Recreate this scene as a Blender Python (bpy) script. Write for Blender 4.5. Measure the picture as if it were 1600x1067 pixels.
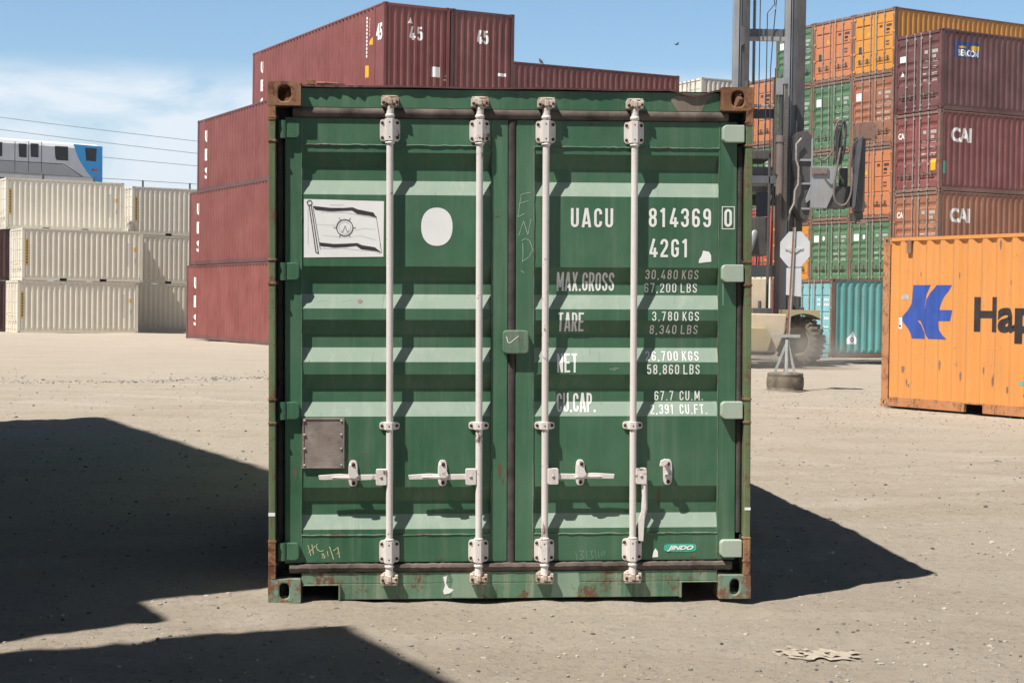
import bpy, bmesh, math, random
from mathutils import Vector, Matrix, noise
from mathutils.geometry import tessellate_polygon
random.seed(7)
R = math.radians
for o in list(bpy.data.objects):
    bpy.data.objects.remove(o)
scene = bpy.context.scene
COL = scene.collection

# ------------------------------------------------------------------ camera
FPX = 2600.0
cd = bpy.data.cameras.new('camera'); cam = bpy.data.objects.new('camera', cd); COL.objects.link(cam)
cd.sensor_fit = 'HORIZONTAL'; cd.sensor_width = 36.0; cd.lens = FPX / 1600 * 36
cd.clip_start = 0.1; cd.clip_end = 5000
CH, PIT, ROL = 1.508, 0.0224075, 0.0139810
fw = Vector((0, math.cos(PIT), -math.sin(PIT))); up0 = Vector((0, math.sin(PIT), math.cos(PIT))); rt0 = Vector((1, 0, 0))
rt = rt0 * math.cos(ROL) + up0 * math.sin(ROL); up = up0 * math.cos(ROL) - rt0 * math.sin(ROL)
M = Matrix((rt, up, -fw)).transposed().to_4x4(); M.translation = (0, 0, CH)
cam.matrix_world = M
# the camera rolls so that the horizon drops to the right
def camroll():
    # x' = x cos + y sin ; y' = -x sin + y cos
    r2 = rt0 * math.cos(ROL) + up0 * math.sin(ROL)
    u2 = up0 * math.cos(ROL) - rt0 * math.sin(ROL)
    return r2, u2
scene.camera = cam

# ------------------------------------------------------------------ world, sun, exposure
SUNV = Vector((-1.24, -1.02, 2.62)).normalized()
EL = math.asin(SUNV.z); AZ = math.atan2(SUNV.x, SUNV.y) % (2 * math.pi)
w = bpy.data.worlds.new('World'); scene.world = w; w.use_nodes = True
nt = w.node_tree; nt.nodes.clear()
def wn(t, **k):
    n = nt.nodes.new(t)
    for a, b in k.items(): setattr(n, a, b)
    return n
wout = wn('ShaderNodeOutputWorld'); wbg = wn('ShaderNodeBackground'); sky = wn('ShaderNodeTexSky')
sky.sky_type = 'NISHITA'; sky.sun_disc = False; sky.sun_elevation = EL; sky.sun_rotation = AZ
sky.altitude = 0; sky.air_density = 1.0; sky.dust_density = 0.6; sky.ozone_density = 1.6
wtc = wn('ShaderNodeTexCoord'); wsep = wn('ShaderNodeSeparateXYZ')
wmap = wn('ShaderNodeMapping'); wmap.inputs['Scale'].default_value = (9.0, 9.0, 20.0)
wmap.inputs['Rotation'].default_value = (0.0, R(12), 0.0)
wno = wn('ShaderNodeTexNoise'); wno.inputs['Scale'].default_value = 1.0; wno.inputs['Detail'].default_value = 9; wno.inputs['Roughness'].default_value = 0.62
wno.inputs['Distortion'].default_value = 0.5
wr = wn('ShaderNodeMapRange'); wr.inputs[1].default_value = 0.28; wr.inputs[2].default_value = 0.53
wz = wn('ShaderNodeMapRange', interpolation_type='SMOOTHSTEP'); wz.inputs[1].default_value = 0.143; wz.inputs[2].default_value = 0.120
wz2 = wn('ShaderNodeMapRange', interpolation_type='SMOOTHSTEP'); wz2.inputs[1].default_value = 0.098; wz2.inputs[2].default_value = 0.05
wm = wn('ShaderNodeMath', operation='MULTIPLY'); wadd = wn('ShaderNodeMath', operation='ADD'); wadd.use_clamp = True
wm3 = wn('ShaderNodeMath', operation='MULTIPLY'); wm3.inputs[1].default_value = 0.85
wmix = wn('ShaderNodeMix', data_type='RGBA')
wmul = wn('ShaderNodeVectorMath', operation='MULTIPLY'); wmul.inputs[1].default_value = (1.00, 1.16, 1.26)
wzf = wn('ShaderNodeMapRange', interpolation_type='SMOOTHSTEP'); wzf.inputs[1].default_value = 0.18; wzf.inputs[2].default_value = 0.55; wzf.inputs[3].default_value = 1.0; wzf.inputs[4].default_value = 0.20
wsc = wn('ShaderNodeVectorMath', operation='SCALE')
L_ = nt.links.new
L_(wtc.outputs['Generated'], wsep.inputs[0]); L_(wtc.outputs['Generated'], wmap.inputs[0]); L_(wmap.outputs[0], wno.inputs['Vector'])
L_(wno.outputs['Fac'], wr.inputs[0]); L_(wsep.outputs['Z'], wz.inputs[0]); L_(wr.outputs[0], wm.inputs[0]); L_(wz.outputs[0], wm.inputs[1])
L_(wsep.outputs['Z'], wz2.inputs[0])
wz2m = wn('ShaderNodeMath', operation='MULTIPLY'); wz2m.inputs[1].default_value = 0.55; L_(wz2.outputs[0], wz2m.inputs[0])
L_(wm.outputs[0], wadd.inputs[0]); L_(wz2m.outputs[0], wadd.inputs[1]); L_(wadd.outputs[0], wm3.inputs[0])
L_(wm3.outputs[0], wmix.inputs['Factor']); L_(sky.outputs[0], wmul.inputs[0]); L_(wmul.outputs[0], wmix.inputs['A'])
wmix.inputs['B'].default_value = (7.7, 8.3, 9.0, 1)
L_(wsep.outputs['Z'], wzf.inputs[0]); L_(wmix.outputs['Result'], wsc.inputs[0]); L_(wzf.outputs[0], wsc.inputs['Scale']); L_(wsc.outputs[0], wbg.inputs['Color']); wbg.inputs['Strength'].default_value = 0.082
L_(wbg.outputs[0], wout.inputs[0])

sl = bpy.data.lights.new('sun', 'SUN'); sl.energy = 5.0; sl.angle = R(0.53); sl.color = (1.0, 0.955, 0.885)
so = bpy.data.objects.new('sun', sl); COL.objects.link(so); so.location = (-20, -15, 40)
so.rotation_euler = SUNV.to_track_quat('Z', 'Y').to_euler()
scene.view_settings.view_transform = 'Standard'; scene.view_settings.look = 'None'
scene.view_settings.exposure = 0.50; scene.view_settings.gamma = 1.0
scene.render.engine = 'CYCLES'

# ------------------------------------------------------------------ materials
def new_mat(name):
    m = bpy.data.materials.new(name); m.use_nodes = True
    m.node_tree.nodes.clear(); return m, m.node_tree
def node(t, ty, **k):
    n = t.nodes.new(ty)
    for a, b in k.items(): setattr(n, a, b)
    return n
def ramp(t, a, b, ca=0.0, cb=1.0):
    n = node(t, 'ShaderNodeMapRange'); n.inputs[1].default_value = a; n.inputs[2].default_value = b
    n.inputs[3].default_value = ca; n.inputs[4].default_value = cb
    return n
def noi(t, vec, scale, detail=6, rough=0.6, mapscale=None, dist=0.0):
    if mapscale:
        mp = node(t, 'ShaderNodeMapping'); mp.inputs['Scale'].default_value = mapscale; t.links.new(vec, mp.inputs[0]); vec = mp.outputs[0]
    n = node(t, 'ShaderNodeTexNoise'); n.inputs['Scale'].default_value = scale; n.inputs['Detail'].default_value = detail
    n.inputs['Roughness'].default_value = rough; n.inputs['Distortion'].default_value = dist
    t.links.new(vec, n.inputs['Vector']); return n.outputs['Fac']
def mixc(t, f, a, b, mode='MIX'):
    n = node(t, 'ShaderNodeMix', data_type='RGBA', blend_type=mode)
    for s, v in (('Factor', f), ('A', a), ('B', b)):
        if isinstance(v, (int, float)): n.inputs[s].default_value = v
        elif isinstance(v, tuple): n.inputs[s].default_value = (*v, 1) if len(v) == 3 else v
        else: t.links.new(v, n.inputs[s])
    return n.outputs['Result']
def mul(t, a, b):
    n = node(t, 'ShaderNodeMath', operation='MULTIPLY')
    for i, v in enumerate((a, b)):
        if isinstance(v, (int, float)): n.inputs[i].default_value = v
        else: t.links.new(v, n.inputs[i])
    return n.outputs[0]
def paint(name, col, rust=0.2, fade=0.12, rough=0.45, streak=0.25, dirt=(0.30, 0.25, 0.19), dirt_amt=0.12, bump=0.25, fadecol=None, spec=0.5, metal=0.0, rust_col=(0.125, 0.060, 0.036), dents=0.5, chips=0.35):
    m, t = new_mat(name)
    out = node(t, 'ShaderNodeOutputMaterial'); b = node(t, 'ShaderNodeBsdfPrincipled'); t.links.new(b.outputs[0], out.inputs[0])
    tc = node(t, 'ShaderNodeTexCoord'); oi = node(t, 'ShaderNodeObjectInfo')
    va = node(t, 'ShaderNodeVectorMath', operation='MULTIPLY_ADD')
    t.links.new(oi.outputs['Color'], va.inputs[0]); va.inputs[1].default_value = (53.0, 0, 0); t.links.new(tc.outputs['Object'], va.inputs[2])
    sc = node(t, 'ShaderNodeSeparateColor'); t.links.new(oi.outputs['Color'], sc.inputs[0])
    v = va.outputs[0]
    c = col
    n1 = noi(t, v, 0.9, 5, 0.55)
    f1 = ramp(t, 0.35, 0.68); t.links.new(n1, f1.inputs[0])
    fc = fadecol or tuple(min(1, x * (1 + fade * 2.4) + 0.04 * fade * 5) for x in col)
    c = mixc(t, mul(t, f1.outputs[0], 0.55), c, fc)
    n2 = noi(t, v, 1.0, 5, 0.6, (9, 9, 0.45))
    f2 = ramp(t, 0.45, 0.8); t.links.new(n2, f2.inputs[0])
    c = mixc(t, mul(t, f2.outputs[0], streak), c, tuple(x * 0.55 for x in col))
    n2b = noi(t, v, 1.0, 6, 0.65, (16, 16, 0.8))
    f2b = ramp(t, 0.50, 0.72); t.links.new(n2b, f2b.inputs[0])
    c = mixc(t, mul(t, f2b.outputs[0], dirt_amt * 1.6), c, dirt)
    n8 = noi(t, v, 1.0, 4, 0.6, (46, 46, 1.3)); f8 = ramp(t, 0.60, 0.76); t.links.new(n8, f8.inputs[0])
    c = mixc(t, mul(t, f8.outputs[0], streak * 0.55), c, tuple(min(1, x * 1.4 + 0.10) for x in col))
    n3 = noi(t, v, 2.6, 8, 0.7)
    f3 = ramp(t, 0.4, 0.75); t.links.new(n3, f3.inputs[0])
    c = mixc(t, mul(t, f3.outputs[0], dirt_amt), c, dirt)
    # chips of lighter undercoat
    n5 = noi(t, v, 34, 4, 0.6)
    f5 = ramp(t, 0.72, 0.76); t.links.new(n5, f5.inputs[0])
    c = mixc(t, mul(t, f5.outputs[0], chips), c, tuple(min(1, x * 1.5 + 0.06) for x in col))
    # rust
    n4 = noi(t, v, 5.5, 12, 0.72, None, 0.4)
    th = 0.78 - 0.40 * rust
    n6 = noi(t, v, 40, 6, 0.7); n7 = noi(t, v, 1.0, 7, 0.7, (30, 30, 2.2))
    ad = node(t, 'ShaderNodeMath', operation='MULTIPLY_ADD'); t.links.new(n6, ad.inputs[0]); ad.inputs[1].default_value = 0.55; t.links.new(n4, ad.inputs[2])
    ad2 = node(t, 'ShaderNodeMath', operation='MULTIPLY_ADD'); t.links.new(n7, ad2.inputs[0]); ad2.inputs[1].default_value = 0.35; t.links.new(ad.outputs[0], ad2.inputs[2])
    f4 = ramp(t, th + 0.435, th + 0.52); t.links.new(ad2.outputs[0], f4.inputs[0])
    rc = mixc(t, n6, tuple(x * 0.45 for x in rust_col), tuple(min(1, x * 1.9) for x in rust_col))
    c = mixc(t, f4.outputs[0], c, rc)
    # per-thing brightness from the object colour's green channel
    hv = node(t, 'ShaderNodeHueSaturation'); t.links.new(c, hv.inputs['Color']); t.links.new(sc.outputs[1], hv.inputs['Value'])
    t.links.new(hv.outputs[0], b.inputs['Base Color'])
    rr = ramp(t, 0.3, 0.7, max(0.05, rough - 0.1), rough + 0.15); t.links.new(n3, rr.inputs[0])
    rm = node(t, 'ShaderNodeMix'); rm.data_type = 'FLOAT'; t.links.new(f4.outputs[0], rm.inputs[0]); t.links.new(rr.outputs[0], rm.inputs[2]); rm.inputs[3].default_value = 0.9
    t.links.new(rm.outputs[0], b.inputs['Roughness'])
    b.inputs['Specular IOR Level'].default_value = spec; b.inputs['Metallic'].default_value = metal
    bp = node(t, 'ShaderNodeBump'); bp.inputs['Strength'].default_value = bump; bp.inputs['Distance'].default_value = 0.004
    t.links.new(n6, bp.inputs['Height'])
    bp2 = node(t, 'ShaderNodeBump'); bp2.inputs['Strength'].default_value = dents; bp2.inputs['Distance'].default_value = 0.02
    t.links.new(noi(t, v, 2.2, 2, 0.5), bp2.inputs['Height']); t.links.new(bp.outputs[0], bp2.inputs['Normal'])
    t.links.new(bp2.outputs[0], b.inputs['Normal'])
    return m
def flat(name, col, rough=0.6, metal=0.0, var=0.1, scale=8, spec=0.4, bump=0.0):
    m, t = new_mat(name)
    out = node(t, 'ShaderNodeOutputMaterial'); b = node(t, 'ShaderNodeBsdfPrincipled'); t.links.new(b.outputs[0], out.inputs[0])
    tc = node(t, 'ShaderNodeTexCoord')
    n = noi(t, tc.outputs['Object'], scale, 6, 0.65)
    f = ramp(t, 0.3, 0.75); t.links.new(n, f.inputs[0])
    c = mixc(t, f.outputs[0], tuple(min(1, x * (1 + var)) for x in col), tuple(x * (1 - var * 1.8) for x in col))
    t.links.new(c, b.inputs['Base Color']); b.inputs['Roughness'].default_value = rough; b.inputs['Metallic'].default_value = metal
    b.inputs['Specular IOR Level'].default_value = spec
    if bump:
        bp = node(t, 'ShaderNodeBump'); bp.inputs['Strength'].default_value = bump; bp.inputs['Distance'].default_value = 0.004
        t.links.new(noi(t, tc.outputs['Object'], scale * 8, 5, 0.7), bp.inputs['Height']); t.links.new(bp.outputs[0], b.inputs['Normal'])
    return m
MT = {}
MT['green'] = paint('green_paint', (0.034, 0.119, 0.058), rust=0.17, fade=0.22, rough=0.42, streak=0.38, dirt=(0.22, 0.27, 0.20), dirt_amt=0.17, chips=0.3)
MT['green_sunlit_slope'] = paint('chalky_green_with_painted_sunlight', (0.245, 0.325, 0.26), rust=0.05, fade=0.05, rough=0.75, streak=0.12, dirt=(0.40, 0.46, 0.38), dirt_amt=0.3, chips=0.0)  # pale chalky green for up-facing slopes, with sunlit brightness painted into it
MT['green_worn'] = paint('worn_green_paint', (0.05, 0.135, 0.075), rust=0.55, fade=0.3, rough=0.55, streak=0.3, dirt=(0.33, 0.33, 0.26), dirt_amt=0.35)
MT['green_sill'] = paint('faded_green_sill_paint', (0.05, 0.14, 0.075), rust=0.58, fade=0.5, rough=0.6, streak=0.5, dirt=(0.36, 0.38, 0.28), dirt_amt=0.5)
MT['olive'] = paint('olive_post_paint', (0.075, 0.13, 0.055), rust=0.60, fade=0.3, rough=0.6, streak=0.35, dirt=(0.25, 0.24, 0.12), dirt_amt=0.4)
MT['mint'] = paint('pale_mint_paint', (0.37, 0.47, 0.39), rust=0.5, fade=0.05, rough=0.55, streak=0.12, dirt=(0.45, 0.42, 0.3), dirt_amt=0.3, rust_col=(0.25, 0.12, 0.05))
MT['rust'] = paint('rusted_steel', (0.15, 0.062, 0.030), rust=0.65, fade=0.4, rough=0.85, streak=0.3, dirt=(0.40, 0.22, 0.10), dirt_amt=0.8, bump=1.0, rust_col=(0.10, 0.036, 0.016))
MT['rust_green'] = paint('green_paint_over_rust', (0.10, 0.22, 0.16), rust=0.78, fade=0.4, rough=0.7, streak=0.3, dirt=(0.30, 0.22, 0.15), dirt_amt=0.5, bump=0.7, rust_col=(0.17, 0.075, 0.04))
MT['lockwhite'] = paint('off_white_gear_paint', (0.76, 0.71, 0.68), rust=0.36, fade=0.02, rough=0.5, streak=0.10, dirt=(0.40, 0.31, 0.25), dirt_amt=0.22, dents=0.1, chips=0.1)
MT['lockrusty'] = paint('rust_stained_gear_paint', (0.62, 0.54, 0.46), rust=0.38, fade=0.02, rough=0.6, streak=0.3, dirt=(0.30, 0.17, 0.10), dirt_amt=0.8, dents=0.1)
MT['bolt'] = flat('rusty_bolt_steel', (0.10, 0.045, 0.03), 0.8, 0.3, 0.4, 60)
MT['rubber'] = flat('weathered_rubber_gasket', (0.075, 0.062, 0.058), 0.75, 0, 0.35, 9, 0.3, 0.4)
MT['rubber_top'] = flat('dusty_rubber_gasket', (0.13, 0.105, 0.09), 0.8, 0, 0.4, 9, 0.2, 0.5)
MT['dark'] = flat('dark_cavity_steel', (0.025, 0.025, 0.025), 0.9, 0, 0.3, 6)
MT['white'] = flat('white_vinyl', (0.90, 0.895, 0.88), 0.45, 0, 0.03, 5)
MT['letter'] = flat('white_lettering', (0.88, 0.87, 0.84), 0.5, 0, 0.06, 20)
MT['ink'] = flat('dark_print', (0.05, 0.045, 0.05), 0.6, 0, 0.3, 20)
MT['inkgrey'] = flat('faint_grey_print', (0.45, 0.44, 0.44), 0.6, 0, 0.2, 20)
MT['rubbed'] = flat('brown_rub_mark', (0.30, 0.22, 0.17), 0.8, 0, 0.3, 60)
MT['rustrun'] = paint('thin_rust_bloom', (0.075, 0.10, 0.055), rust=0.62, fade=0.1, rough=0.7, dirt=(0.16, 0.10, 0.06), dirt_amt=0.6)
MT['greenscratch'] = flat('pale_scratches', (0.12, 0.23, 0.16), 0.8, 0, 0.2, 60)
MT['inkpale'] = flat('thin_pale_stencil', (0.50, 0.52, 0.48), 0.6, 0, 0.3, 30)
MT['aqua'] = flat('pale_aqua_print', (0.55, 0.72, 0.68), 0.5)
MT['plate'] = flat('stained_metal_plate', (0.36, 0.30, 0.26), 0.5, 0.3, 0.25, 12, 0.5, 0.25)
MT['badge'] = flat('mint_badge', (0.06, 0.48, 0.34), 0.4, 0, 0.08, 6)
MT['chalk'] = flat('chalk_marks', (0.42, 0.52, 0.45), 0.9, 0, 0.2, 60)
MT['crayon'] = flat('yellow_crayon_marks', (0.72, 0.68, 0.40), 0.9, 0, 0.2, 60)
MT['cream'] = paint('cream_paint', (0.72, 0.675, 0.575), rust=0.0, fade=0.05, rough=0.45, streak=0.05, dirt_amt=0.03, bump=0.1, dents=0.3, chips=0.0)
MT['maroon'] = paint('faded_maroon_paint', (0.175, 0.040, 0.032), rust=0.2, fade=0.15, rough=0.5, streak=0.2, dirt=(0.25, 0.12, 0.10), dirt_amt=0.22, chips=0.1)
MT['maroon_dark'] = paint('dark_maroon_paint', (0.095, 0.031, 0.029), rust=0.22, fade=0.25, rough=0.45, streak=0.35, dirt=(0.22, 0.12, 0.10), dirt_amt=0.2, chips=0.1)
MT['maroon_red'] = paint('maroon_red_paint', (0.19, 0.050, 0.045), rust=0.2, fade=0.2, rough=0.5, streak=0.25, dirt=(0.36, 0.2, 0.17), dirt_amt=0.2, chips=0.1)
MT['brown'] = paint('orange_brown_paint', (0.32, 0.115, 0.055), rust=0.25, fade=0.15, rough=0.5, streak=0.35, dirt_amt=0.25, chips=0.1)
MT['orange'] = paint('orange_paint', (0.66, 0.27, 0.065), rust=0.26, fade=0.05, rough=0.5, streak=0.28, dirt=(0.46, 0.24, 0.10), dirt_amt=0.3, chips=0.05)
MT['orange_yellow'] = paint('yellow_orange_paint', (0.66, 0.27, 0.03), rust=0.15, fade=0.05, rough=0.45, streak=0.12, dirt_amt=0.12, chips=0.05)
MT['salmon'] = paint('faded_orange_paint', (0.56, 0.20, 0.08), rust=0.2, fade=0.05, rough=0.55, streak=0.15, dirt_amt=0.15, chips=0.05)
MT['bgreen'] = paint('mid_green_paint', (0.075, 0.175, 0.09), rust=0.15, fade=0.1, rough=0.45, streak=0.2, dirt_amt=0.12, chips=0.1)
MT['navy_box'] = paint('dark_blue_paint', (0.05, 0.06, 0.09), rust=0.2)
MT['teal'] = paint('teal_paint', (0.11, 0.36, 0.34), rust=0.28, fade=0.15, rough=0.5, streak=0.35, dirt_amt=0.2, chips=0.1)
MT['lightblue'] = paint('pale_blue_paint', (0.20, 0.46, 0.50), rust=0.2, fade=0.15, rough=0.5, streak=0.2, dirt_amt=0.15, chips=0.1)
MT['red'] = paint('red_paint', (0.45, 0.06, 0.04), rust=0.15, fade=0.1, rough=0.5, streak=0.2, dirt_amt=0.12, chips=0.1)
MT['brownframe'] = paint('rusty_frame_paint', (0.17, 0.085, 0.06), rust=0.45, fade=0.3, rough=0.7, streak=0.4, dirt_amt=0.35)
MT['orange_rusty'] = paint('rusty_orange_frame_paint', (0.42, 0.17, 0.06), rust=0.62, fade=0.2, rough=0.65, streak=0.4, dirt=(0.35, 0.2, 0.1), dirt_amt=0.4, rust_col=(0.16, 0.07, 0.035))
MT['greyrod'] = flat('galvanised_rod', (0.42, 0.38, 0.35), 0.5, 0.3, 0.25, 12)
MT['yellow'] = flat('yellow_sticker', (0.75, 0.42, 0.02), 0.5, 0, 0.05)
MT['blue'] = flat('blue_marking_paint', (0.035, 0.085, 0.36), 0.5, 0, 0.12, 4)
MT['navy'] = flat('navy_panel', (0.03, 0.06, 0.22), 0.5, 0, 0.1, 6)
MT['black'] = flat('black_lettering', (0.035, 0.028, 0.028), 0.55, 0, 0.3, 7)
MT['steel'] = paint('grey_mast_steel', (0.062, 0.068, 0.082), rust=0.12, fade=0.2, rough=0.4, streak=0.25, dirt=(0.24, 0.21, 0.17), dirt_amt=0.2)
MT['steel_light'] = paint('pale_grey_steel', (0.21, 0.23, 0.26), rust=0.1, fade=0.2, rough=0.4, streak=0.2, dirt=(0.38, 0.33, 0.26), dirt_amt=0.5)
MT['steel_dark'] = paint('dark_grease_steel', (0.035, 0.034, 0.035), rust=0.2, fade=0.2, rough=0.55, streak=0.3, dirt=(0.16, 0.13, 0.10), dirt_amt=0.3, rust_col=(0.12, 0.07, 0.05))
MT['taupe'] = paint('taupe_cylinder_paint', (0.16, 0.125, 0.12), rust=0.15, fade=0.1, rough=0.4, streak=0.2, dirt_amt=0.3)
MT['hose'] = flat('ribbed_rubber_hose', (0.17, 0.145, 0.12), 0.7, 0, 0.3, 20)
MT['hosedark'] = flat('black_hydraulic_hose', (0.05, 0.05, 0.055), 0.5, 0, 0.3, 20)
MT['beige'] = paint('beige_machine_paint', (0.56, 0.46, 0.33), rust=0.12, fade=0.05, rough=0.5, streak=0.15, dirt=(0.4, 0.33, 0.24), dirt_amt=0.4)
MT['khaki'] = paint('khaki_machine_paint', (0.38, 0.31, 0.17), rust=0.2, fade=0.05, rough=0.55, streak=0.2, dirt=(0.35, 0.29, 0.2), dirt_amt=0.5)
MT['tyre'] = flat('dusty_tyre_rubber', (0.19, 0.16, 0.125), 0.9, 0, 0.35, 7, 0.2, 0.5)
MT['tyretop'] = flat('dusty_concrete_fill', (0.36, 0.32, 0.27), 0.9, 0, 0.2, 7)
MT['glass'] = flat('dark_window_glass', (0.008, 0.009, 0.014), 0.25, 0, 0.1, 4, 0.2)
MT['signback'] = flat('bare_aluminium_sign_back', (0.52, 0.53, 0.54), 0.42, 0.25, 0.06, 3)
MT['galv'] = flat('galvanised_bracket', (0.45, 0.47, 0.46), 0.5, 0.3, 0.12, 9)
MT['postrust'] = flat('rusty_sign_post', (0.30, 0.13, 0.07), 0.75, 0.1, 0.25, 9)
MT['trainsilver'] = flat('brushed_silver_body', (0.56, 0.56, 0.60), 0.35, 0.25, 0.06, 1.5, 0.6)
MT['trainlow'] = flat('brushed_silver_skirt', (0.36, 0.35, 0.355), 0.35, 0.35, 0.06, 1.5, 0.6)
MT['trainroof'] = flat('white_train_roof', (0.80, 0.81, 0.83), 0.4, 0, 0.03, 2)
MT['trainblue'] = flat('bright_blue_train_paint', (0.005, 0.32, 0.75), 0.3, 0, 0.05, 2)
MT['trainseam'] = flat('dark_train_seam', (0.05, 0.05, 0.055), 0.6)
MT['concrete'] = flat('grey_concrete', (0.36, 0.35, 0.33), 0.85, 0, 0.12, 2, 0.3, 0.3)
MT['wire'] = flat('grey_cable', (0.10, 0.10, 0.11), 0.6)
MT['wood'] = flat('weathered_pole_wood', (0.12, 0.085, 0.06), 0.9, 0, 0.3, 3)
MT['rag'] = flat('pale_paper_scrap', (0.42, 0.36, 0.285), 0.8, 0, 0.15, 20)
MT['feather'] = flat('dark_grey_feathers', (0.05, 0.05, 0.055), 0.8)

# ------------------------------------------------------------------ mesh helpers
class MB:
    def __init__(s): s.v = []; s.f = []; s.m = []; s.mi = 0; s.sm = []
    def poly(s, pts, smooth=False):
        i = len(s.v); s.v += [tuple(p) for p in pts]; s.f.append(list(range(i, i + len(pts)))); s.m.append(s.mi); s.sm.append(smooth)
    def faces(s, vs, fs, smooth=False):
        i = len(s.v); s.v += [tuple(p) for p in vs]
        for f in fs: s.f.append([i + k for k in f]); s.m.append(s.mi); s.sm.append(smooth)
    def box(s, x0, x1, y0, y1, z0, z1):
        v = [(x, y, z) for z in (z0, z1) for y in (y0, y1) for x in (x0, x1)]
        s.faces(v, [(0, 2, 3, 1), (4, 5, 7, 6), (0, 1, 5, 4), (2, 6, 7, 3), (0, 4, 6, 2), (1, 3, 7, 5)])
    def obox(s, o, ax, ay, az):
        o = Vector(o); ax, ay, az = Vector(ax), Vector(ay), Vector(az)
        v = [o + ax * i + ay * j + az * k for k in (0, 1) for j in (0, 1) for i in (0, 1)]
        s.faces(v, [(0, 2, 3, 1), (4, 5, 7, 6), (0, 1, 5, 4), (2, 6, 7, 3), (0, 4, 6, 2), (1, 3, 7, 5)])
    def prism(s, pts, fn, a, b):
        """pts: 2D outline (ccw), fn(p,q,depth)->xyz"""
        n = len(pts); v = [fn(p, q, a) for p, q in pts] + [fn(p, q, b) for p, q in pts]
        f = [tuple(range(n)), tuple(range(2 * n - 1, n - 1, -1))] + [(i, n + i, n + (i + 1) % n, (i + 1) % n) for i in range(n)]
        s.faces(v, f)
    def tube(s, pts, r, seg=10, caps=True, smooth=True):
        pts = [Vector(p) for p in pts]; n = len(pts); rs = r if isinstance(r, (list, tuple)) else [r] * n
        vs = []; prev = None
        for i, p in enumerate(pts):
            d = (pts[min(i + 1, n - 1)] - pts[max(i - 1, 0)]).normalized()
            if prev is None:
                a = Vector((0, 0, 1)) if abs(d.z) < 0.9 else Vector((1, 0, 0))
                u = d.cross(a).normalized()
            else:
                u = (prev - d * prev.dot(d)).normalized()
            prev = u; w_ = d.cross(u)
            for k in range(seg):
                t = 2 * math.pi * k / seg; vs.append(p + (u * math.cos(t) + w_ * math.sin(t)) * rs[i])
        fs = [(i * seg + k, i * seg + (k + 1) % seg, (i + 1) * seg + (k + 1) % seg, (i + 1) * seg + k) for i in range(n - 1) for k in range(seg)]
        s.faces(vs, fs, smooth)
        if caps:
            s.poly(vs[:seg][::-1]); s.poly(vs[-seg:])
    def ringplate(s, c, u, w_, nrm, hu, hw, a, b, t, rr=None):
        """plate face centred c with a stadium hole (half sizes a,b), hole walls go in by t"""
        c, u, w_, nrm = Vector(c), Vector(u), Vector(w_), Vector(nrm)
        angs = sorted(set([2 * math.pi * k / 28 for k in range(28)] + [math.atan2(sy * hw, sx * hu) % (2 * math.pi) for sx in (1, -1) for sy in (1, -1)]))
        out = []; inn = []
        for g in angs:
            cx, sy = math.cos(g), math.sin(g)
            k = min(hu / abs(cx) if abs(cx) > 1e-6 else 1e9, hw / abs(sy) if abs(sy) > 1e-6 else 1e9)
            out.append((cx * k, sy * k))
            # superellipse hole
            e = 2.7
            rad = 1 / ((abs(cx) / a) ** e + (abs(sy) / b) ** e) ** (1 / e); inn.append((cx * rad, sy * rad))
        n = len(angs)
        P = lambda q, d=0: c + u * q[0] + w_ * q[1] - nrm * d
        vs = [P(q) for q in out] + [P(q) for q in inn] + [P(q, t) for q in inn]
        fs = [(i, (i + 1) % n, n + (i + 1) % n, n + i) for i in range(n)] + [(n + i, n + (i + 1) % n, 2 * n + (i + 1) % n, 2 * n + i) for i in range(n)]
        s.faces(vs, fs)
    def dome(s, c, nrm, r, h=None, seg=8, rings=3):
        c, nrm = Vector(c), Vector(nrm).normalized(); h = h or r * 0.6
        a = Vector((0, 0, 1)) if abs(nrm.z) < 0.9 else Vector((1, 0, 0)); u = nrm.cross(a).normalized(); w_ = nrm.cross(u)
        vs = []
        for j in range(rings):
            ph = (math.pi / 2) * j / rings
            for k in range(seg):
                t = 2 * math.pi * k / seg; vs.append(c + (u * math.cos(t) + w_ * math.sin(t)) * r * math.cos(ph) + nrm * h * math.sin(ph))
        vs.append(c + nrm * h)
        fs = [(j * seg + k, j * seg + (k + 1) % seg, (j + 1) * seg + (k + 1) % seg, (j + 1) * seg + k) for j in range(rings - 1) for k in range(seg)]
        fs += [((rings - 1) * seg + k, (rings - 1) * seg + (k + 1) % seg, rings * seg) for k in range(seg)]
        s.faces(vs, fs, True)
    def mesh(s, name, mats, weld=False):
        me = bpy.data.meshes.new(name); me.from_pydata([tuple(x) for x in s.v], [], s.f)
        for mm in (mats if isinstance(mats, (list, tuple)) else [mats]): me.materials.append(mm)
        me.polygons.foreach_set('material_index', s.m); me.polygons.foreach_set('use_smooth', s.sm)
        bm = bmesh.new(); bm.from_mesh(me)
        if weld: bmesh.ops.remove_doubles(bm, verts=bm.verts, dist=1e-5)
        bmesh.ops.recalc_face_normals(bm, faces=bm.faces); bm.to_mesh(me); bm.free()
        me.update(); return me
    def build(s, name, mats, parent=None, bevel=0.0, weld=False, color=None):
        return put(name, s.mesh(name, mats, weld), parent, bevel, color)
def put(name, me, parent=None, bevel=0.0, color=None):
    o = bpy.data.objects.new(name, me); COL.objects.link(o)
    if parent is not None:
        o.parent = parent; o.color = parent.color
    if color: o.color = color
    if bevel:
        md = o.modifiers.new('bevel', 'BEVEL'); md.width = bevel; md.segments = 2; md.limit_method = 'ANGLE'; md.angle_limit = R(40)
    return o
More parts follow.
